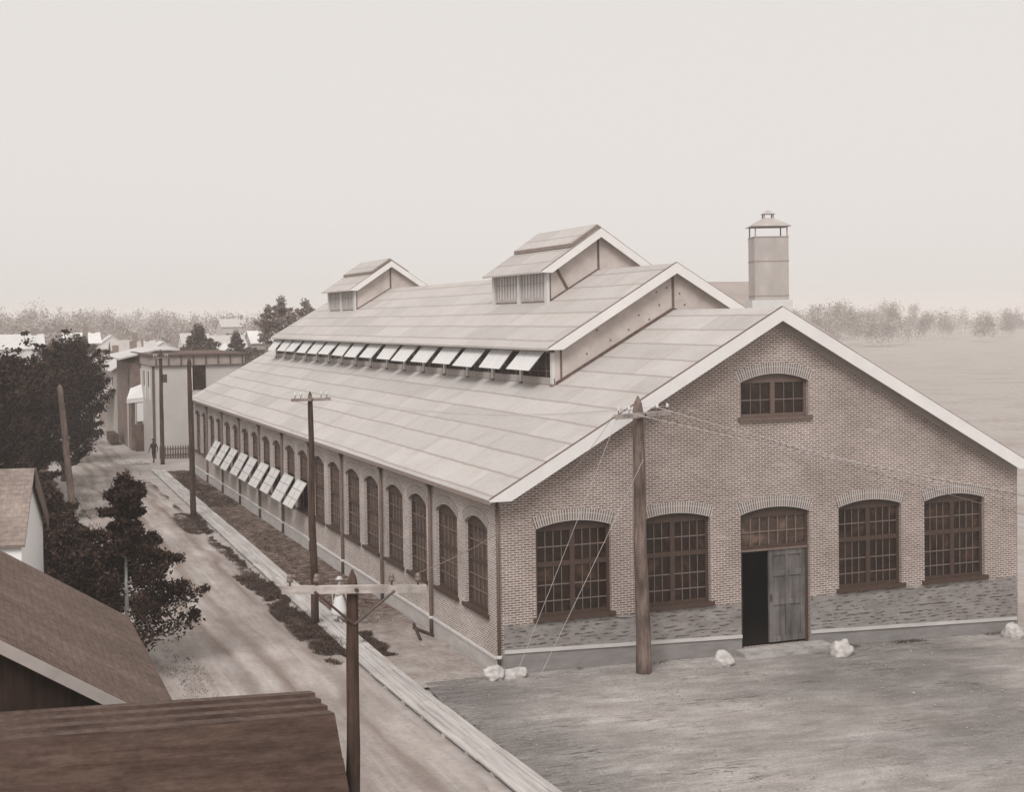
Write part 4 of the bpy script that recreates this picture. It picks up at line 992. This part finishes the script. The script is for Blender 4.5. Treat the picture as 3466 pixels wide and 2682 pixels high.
bm = new(); box(bm, (-2.0, 77.0, 0), (-.4, 77.1, 2.15)); obj('hoarding', bm, wood('hoarding_boards', 78, 100, (9, 9, .5)), sp_)
bm = new(); box(bm, (-2.19, 79.5, 4.8), (-2.152, 80.5, 6.6)); obj('window', bm, M_GLASS, sp_)
# porch houses further along the same side
def porch_house(label, x0, y0, w_, d_, h_, roofg, wallg):
    t = thing('porch_house', label, 'house', (x0 + w_ / 2, y0 + d_ / 2, 0), 'porch houses at the far end of the street')
    bm = new(); box(bm, (x0, y0, 0), (x0 + w_, y0 + d_, h_)); prism(bm, [(x0, y0, h_), (x0 + w_, y0, h_), (x0 + w_ / 2, y0, h_ + 1.3)], (0, d_, 0)); obj('wall', bm, plain('house_wall_%d' % wallg, wallg, .1, (1, 1, 5)), t)
    for a in (x0 - .35, x0 + w_ + .35):
        bm = new(); prism(bm, [(a, y0 - .3, h_ - .2), (x0 + w_ / 2, y0 - .3, h_ + 1.42), (x0 + w_ / 2, y0 + d_ + .3, h_ + 1.42), (a, y0 + d_ + .3, h_ - .2)], (0, 0, -.1)); obj('roof', bm, plain('house_roof_%d' % roofg, roofg, .12, (2, 2, 2)), t)
    bm = new(); prism(bm, [(x0 - 1.6, y0 - .2, 3.5), (x0 - .01, y0 - .2, 4.3), (x0 - .01, y0 + d_, 4.3), (x0 - 1.6, y0 + d_, 3.5)], (0, 0, -.1)); po = obj('porch_roof', bm, plain('porch_roof_mat', 178, .12), t)
    for k in range(4):
        y = y0 + d_ * k / 3.2; bm = new(); box(bm, (x0 - 1.5, y, 0), (x0 - 1.36, y + .14, 3.4)); obj('porch_post', bm, M_TRIM, po)
    for k in range(3):
        bm = new(); box(bm, (x0 - .03, y0 + 1 + k * d_ / 3.4, 4.6), (x0 - .002, y0 + 1.9 + k * d_ / 3.4, 6.1 if h_ > 6.3 else 5.4)); obj('window', bm, M_GLASS, t)
    bm = new(); box(bm, (x0 + w_ / 2 - .3, y0 + d_ * .5, h_ + .8), (x0 + w_ / 2 + .3, y0 + d_ * .5 + .6, h_ + 2.4)); obj('chimney', bm, plain('chimney_brick', 130, .15), t)
porch_house('pale porch house beyond the awning shop', -2.2, 92, 4.5, 10, 6.2, 196, 176)
porch_house('grey porch house second beyond the awning shop', -2.6, 106, 4.5, 9, 5.6, 170, 150)
porch_house('small porch house at the far bend of the street', -3.2, 120, 5, 9, 5.0, 186, 196)
bm = new(); prism(bm, [(-5.2, 93, .3), (-4.3, 93.6, .5), (-5.3, 97.5, 1.9), (-6.1, 97, 1.8)], (0, 0, -.06)); tag(obj('board_ramp', bm, M_PLANK), 'pale board ramp leaning up beside the far road', 'ramp')
bm = new(); box(bm, (-3.3, 84, .1), (-2.6, 88, .9)); bmesh.ops.bevel(bm, geom=bm.edges, offset=.05, segments=2, affect='EDGES')
crate = obj('crate_stack', bm, wood('crate_boards', 64, 96), None); tag(crate, 'dark low heap of crates in front of the awning shop', 'crates')
pole('slender far pole between the porches', (-4.1, 96, 0), (-4.05, 96, 7.6), .13, .1, wood('pole_grey', 92, 124), seedp=9)

# distant houses
random.seed(5)
def dist_house(label, x, y, w_, d_, h_, roofg, wallg, ridge='x', rise=2.2, zb=-1):
    t = thing('distant_house', label, 'house', (x, y, 0), 'hazy houses on the far side of town')
    bm = new(); box(bm, (x - w_ / 2, y - d_ / 2, zb), (x + w_ / 2, y + d_ / 2, h_))
    if ridge == 'x':
        for xx in (x - w_ / 2, x + w_ / 2 - .02): prism(bm, [(xx, y - d_ / 2, h_), (xx, y + d_ / 2, h_), (xx, y, h_ + rise)], (.02, 0, 0))
    else:
        for yy in (y - d_ / 2, y + d_ / 2 - .02): prism(bm, [(x - w_ / 2, yy, h_), (x + w_ / 2, yy, h_), (x, yy, h_ + rise)], (0, .02, 0))
    obj('wall', bm, plain('far_wall_%d' % wallg, wallg, .1, (.5, .5, 2)), t)
    for sg in (-1, 1):
        bm = new()
        if ridge == 'x': prism(bm, [(x - w_ / 2 - .3, y + sg * (d_ / 2 + .3), h_ - .1), (x + w_ / 2 + .3, y + sg * (d_ / 2 + .3), h_ - .1), (x + w_ / 2 + .3, y, h_ + rise + .12), (x - w_ / 2 - .3, y, h_ + rise + .12)], (0, 0, -.12))
        else: prism(bm, [(x + sg * (w_ / 2 + .3), y - d_ / 2 - .3, h_ - .1), (x + sg * (w_ / 2 + .3), y + d_ / 2 + .3, h_ - .1), (x, y + d_ / 2 + .3, h_ + rise + .12), (x, y - d_ / 2 - .3, h_ + rise + .12)], (0, 0, -.12))
        obj('roof', bm, plain('far_roof_%d' % roofg, roofg, .08, (1, 1, 1)), t)
    bm = new(); box(bm, (x + w_ * .28, y - .4, h_), (x + w_ * .28 + .8, y + .4, h_ + rise + 1.2)); obj('chimney', bm, MATS['chimney_brick'], t)
    for i in range(3):
        bm = new(); box(bm, (x - w_ * .36 + i * w_ * .3, y - d_ / 2 - .04, h_ * .5), (x - w_ * .36 + i * w_ * .3 + 1, y - d_ / 2 - .005, h_ * .78)); obj('window', bm, M_GLASS, t)
    return t
dist_house('narrow pale house with a white roof left of the long shed roof', 37.5, 236, 2.6, 8, 6.2, 222, 160)
dist_house('pale house with a broad white roof above the dark cornice', 40.4, 230, 3.4, 8, 6.4, 222, 148)
dist_house('long low house with a pale roof behind the factory roof', 45.0, 228, 6.4, 9, 7.2, 218, 150)
dist_house('small house with a white gable behind the round tree', 25.2, 195, 2.2, 6, 5.0, 226, 226, 'y', 1.6)
dist_house('pale roofed house among the hazy trees at the left', 9, 300, 8, 9, 6.0, 224, 190)
dist_house('white house among the hazy trees above the awning shop', 1.5, 205, 5, 8, 6.5, 205, 200, 'y')
dist_house('grey house with a tall chimney beside the awning shop roof', 7.5, 182, 4, 7, 5.4, 176, 150)
dist_house('square house with a tall chimney far behind the round tree', 58, 380, 8, 10, 9.0, 190, 186)
dist_house('wide hazy house on the skyline left of the hazy tree', 75, 420, 16, 10, 8, 214, 196)
dist_house('small hazy house at the left edge of the skyline', -20, 260, 7, 8, 6.0, 206, 186)
for i in range(14):
    y = 215 + i * 9 + random.uniform(-4, 4); an = .362 - .34 + .19 * ((i * 5) % 14) / 13.0 + random.uniform(-.008, .008); x = -13.7 + (y + 37) * math.tan(an)
    dist_house('hazy pale roofed house among the far woods', x, y, random.uniform(5, 9), 8, random.uniform(4.0, 6.5), random.choice((190, 200, 208)), random.choice((186, 200, 214)), random.choice('xy'))['group'] = 'hazy houses among the far woods'
# trees in the middle distance
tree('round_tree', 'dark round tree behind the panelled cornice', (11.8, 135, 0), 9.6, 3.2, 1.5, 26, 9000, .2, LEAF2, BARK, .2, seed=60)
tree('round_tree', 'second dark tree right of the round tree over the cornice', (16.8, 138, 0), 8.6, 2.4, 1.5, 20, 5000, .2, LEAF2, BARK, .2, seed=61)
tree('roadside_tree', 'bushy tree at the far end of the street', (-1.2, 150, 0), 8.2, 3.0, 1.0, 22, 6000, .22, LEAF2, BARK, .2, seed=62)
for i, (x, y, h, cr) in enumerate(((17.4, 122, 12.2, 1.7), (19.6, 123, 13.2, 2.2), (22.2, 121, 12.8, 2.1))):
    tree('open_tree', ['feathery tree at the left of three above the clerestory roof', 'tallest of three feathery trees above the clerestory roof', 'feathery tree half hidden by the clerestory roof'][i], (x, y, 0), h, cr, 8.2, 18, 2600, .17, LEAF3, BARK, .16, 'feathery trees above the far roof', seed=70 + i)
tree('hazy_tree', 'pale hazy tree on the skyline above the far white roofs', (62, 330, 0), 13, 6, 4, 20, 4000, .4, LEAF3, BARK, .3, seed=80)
# hedges and yards between houses + far woods
random.seed(9)
def wood_patch(name, spots, lm, label, sz, per):
    bm = new()
    for (x, y, h, r) in spots:
        for _ in range(5):
            c = V((x + random.uniform(-.5, .5) * r, y + random.uniform(-.5, .5) * r, h * random.uniform(.3, .85))); clump(bm, c, r * random.uniform(.4, .75), per, sz, 1.0)
        clump(bm, V((x, y, h * .9)), r * .3, per // 2, sz, 1.6)
    return stuff(obj(name, bm, lm, uv=False), label, 'woods')
sp1 = []
for _ in range(300):
    y = random.uniform(330, 640); f = random.uniform(-.42, .32); x = -13.7 + y * (math.tan(.362 + f * 1.0) if abs(.362 + f) < 1.3 else 0)
    sp1.append((x, y, random.uniform(7, 13) + (y - 300) * .009, random.uniform(3.5, 6.5)))
for _ in range(160):
    y = random.uniform(450, 700); x = random.uniform(-190, 60); sp1.append((x, y, random.uniform(9, 17), random.uniform(4, 8)))
for _ in range(110): sp1.append((random.uniform(120, 560), random.uniform(330, 560), random.uniform(7, 12), random.uniform(3.5, 7)))
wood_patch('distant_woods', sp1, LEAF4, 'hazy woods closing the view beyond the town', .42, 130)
sp2 = [(random.uniform(-30, 40), random.uniform(140, 235), random.uniform(2.5, 5.5), random.uniform(2, 3.4)) for _ in range(70)]
sp2 += [(random.uniform(14, 60), random.uniform(150, 220), random.uniform(3, 5.5), random.uniform(2, 3.2)) for _ in range(40)]
sp2 = [q for q in sp2 if not (-9 < q[0] < -2)]
wood_patch('undergrowth', sp2, LEAF2, 'mixed garden trees and bushes between the distant houses', .38, 60)

# ================================================================== PEOPLE
def person(label, pos, heading, h, cloth, skirt=None, top=None, hat=None, stride=.28, skin_g=185):
    t = thing('person', label, 'person', pos, None, heading); k = h / 1.7
    bm = new(); sk = bm.verts.layers.skin.verify()
    def vv(p, r, root=False):
        v = bm.verts.new(V(p) * k); v[sk].radius = (r * k, r * k); v[sk].use_root = root; return v
    e = lambda a, b: bm.edges.new((a, b))
    pel = vv((0, 0, .93), .125, True); wai = vv((0, .01, 1.1), .115); che = vv((0, .02, 1.3), .135); neck = vv((0, .03, 1.47), .05); he = vv((0, .055, 1.56), .075); hd = vv((0, .05, 1.66), .07)
    nose = vv((0, .14, 1.57), .018)
    for a, b in ((pel, wai), (wai, che), (che, neck), (neck, he), (he, hd), (he, nose)): e(a, b)
    for sg in (-1, 1):
        st = stride * sg
        hip = vv((.095 * sg, 0, .88), .09); kn = vv((.1 * sg, st * .5 + .05, .48), .058); an = vv((.1 * sg, st - (.0 if sg > 0 else .03), .09), .04); to = vv((.11 * sg, st + .15, .035), .035)
        for a, b in ((pel, hip), (hip, kn), (kn, an), (an, to)): e(a, b)
        sh_ = vv((.19 * sg, .02, 1.39), .06); el = vv((.25 * sg, -st * .35 - .02, 1.12), .042); wr = vv((.25 * sg, -st * .7 + .06, .88), .03); pa = vv((.25 * sg, -st * .78 + .08, .81), .033)
        for a, b in ((che, sh_), (sh_, el), (el, wr), (wr, pa)): e(a, b)
        for i, (dx, dz) in enumerate(((-.03, .07), (-.01, .085), (.01, .08), (.028, .065))): 
            f1 = vv((.25 * sg + dx * .3, -st * .8 + .09 + dx * .7, .81 - dz * .6), .009); f2 = vv((.25 * sg + dx * .25, -st * .8 + .1 + dx * .7, .81 - dz), .008); e(pa, f1); e(f1, f2)
        th = vv((.25 * sg - .02 * sg, -st * .78 + .12, .79), .01); e(pa, th)
    me = bpy.data.meshes.new('body'); bm.to_mesh(me); bm.free(); me.materials.append(cloth)
    o = bpy.data.objects.new('body', me); COL.objects.link(o); o.parent = t
    o.modifiers.new('skin', 'SKIN').use_smooth_shade = True; o.modifiers.new('sub', 'SUBSURF').levels = 1
    o.modifiers['sub'].render_levels = 2
    def lp(prof, c, mat, name, sx=1, sy=1):
        b2 = new(); lathe(b2, [(r * k, z * k) for r, z in prof], V(c) * k, 14, sx, sy)
        q = obj(name, b2, mat, None, smooth=True); q.parent = t; return q
    if skirt: lp([(.34, .28), (.31, .45), (.24, .75), (.155, 1.0), (.13, 1.06)], (0, .0, 0), skirt, 'skirt', 1, 1.1)
    if top: lp([(.15, 1.03), (.165, 1.15), (.19, 1.3), (.2, 1.4), (.08, 1.46)], (0, .02, 0), top, 'coat', 1.1, .8)
    if hat: lp([(.17, 1.69), (.175, 1.70), (.1, 1.71), (.095, 1.78), (.06, 1.8)], (0, .045, 0), hat, 'hat')
    return t
CL_D = plain('dark_suit', 48, .15); CL_W = plain('white_cotton', 224, .05); CL_S = plain('bare_skin', 178, .05)
person('person in dark clothes and hat walking by the far pole', (-1.75, 66.9, 0), .3, 1.68, CL_D, top=CL_D, hat=CL_D)
person('person in white blouse and skirt walking on the boardwalk behind the near pole', (-2.5, 8.4, .1), 3.5, 1.45, CL_S, skirt=CL_W, top=CL_W, hat=plain('straw_hat', 205, .05), stride=.2)

# ================================================================== HAZE, WORLD, SUN, CAMERA
bm = new(); box(bm, (-1650, -160, -6), (1650, 1650, 26)); hz = obj('haze', bm, None)
hm = bpy.data.materials.new('haze_air'); hm.use_nodes = True; n = hm.node_tree.nodes; n.remove(n['Principled BSDF'])
pv = n.new('ShaderNodeVolumePrincipled'); pv.inputs['Color'].default_value = (.995, .96, .93, 1); pv.inputs['Density'].default_value = .0007; pv.inputs['Anisotropy'].default_value = 0
hm.node_tree.links.new(pv.outputs[0], n['Material Output'].inputs['Volume'])
hz.data.materials.clear(); hz.data.materials.append(hm); stuff(hz)

EL, AZ = math.radians(47), math.radians(217)          # sun: behind and left of the camera
SUND = V((math.sin(AZ) * math.cos(EL), math.cos(AZ) * math.cos(EL), math.sin(EL)))
w = bpy.data.worlds.new('World'); SC.world = w; w.use_nodes = True; nt = w.node_tree; bg = nt.nodes['Background']
sky = nt.nodes.new('ShaderNodeTexSky'); sky.sky_type = 'NISHITA'; sky.sun_disc = False; sky.sun_elevation = EL; sky.sun_rotation = AZ; sky.dust_density = 4; sky.air_density = 1.2; sky.ozone_density = 1
bw = nt.nodes.new('ShaderNodeRGBToBW'); nt.links.new(sky.outputs[0], bw.inputs[0])
pw = nt.nodes.new('ShaderNodeMath'); pw.operation = 'POWER'; nt.links.new(bw.outputs[0], pw.inputs[0]); pw.inputs[1].default_value = .06
ml = nt.nodes.new('ShaderNodeVectorMath'); ml.operation = 'SCALE'; ml.inputs[0].default_value = (1.0, .957, .92); nt.links.new(pw.outputs[0], ml.inputs['Scale'])
nt.links.new(ml.outputs[0], bg.inputs['Color']); bg.inputs['Strength'].default_value = .1
WORLD_GAIN = 7.35
ml2 = nt.nodes.new('ShaderNodeVectorMath'); ml2.operation = 'SCALE'; nt.links.new(ml.outputs[0], ml2.inputs[0]); ml2.inputs['Scale'].default_value = WORLD_GAIN; nt.links.new(ml2.outputs[0], bg.inputs['Color'])
ld = bpy.data.lights.new('Sun', 'SUN'); ld.energy = 2.3; ld.angle = math.radians(24); ld.color = (1, .975, .95)
lo = bpy.data.objects.new('Sun', ld); COL.objects.link(lo); lo.rotation_euler = SUND.to_track_quat('Z', 'Y').to_euler(); lo.location = (0, 0, 60)

cd = bpy.data.cameras.new('Camera'); cam = bpy.data.objects.new('Camera', cd); COL.objects.link(cam); SC.camera = cam
yaw, pit, rol = .362, .022, .014
fw = V((math.sin(yaw) * math.cos(pit), math.cos(yaw) * math.cos(pit), -math.sin(pit))); rt = V((math.cos(yaw), -math.sin(yaw), 0)); dn = fw.cross(rt)
r2 = rt * math.cos(rol) + dn * math.sin(rol); d2 = -rt * math.sin(rol) + dn * math.cos(rol)
cam.matrix_world = Matrix(((r2.x, -d2.x, -fw.x, -13.67), (r2.y, -d2.y, -fw.y, -36.897), (r2.z, -d2.z, -fw.z, 10.192), (0, 0, 0, 1)))
cd.sensor_fit = 'HORIZONTAL'; cd.sensor_width = 36; cd.lens = 2959.12 / 2184 * 36
cd.shift_x = (1092 - 1071.7) / 2184; cd.shift_y = -(845 - 745.1) / 2184
cd.clip_start = .2; cd.clip_end = 9000
SC.view_settings.view_transform = 'Standard'; SC.view_settings.look = 'None'; SC.view_settings.exposure = 0; SC.view_settings.gamma = 1
SC.cycles.volume_bounces = 2
SC.cycles.max_bounces = 6
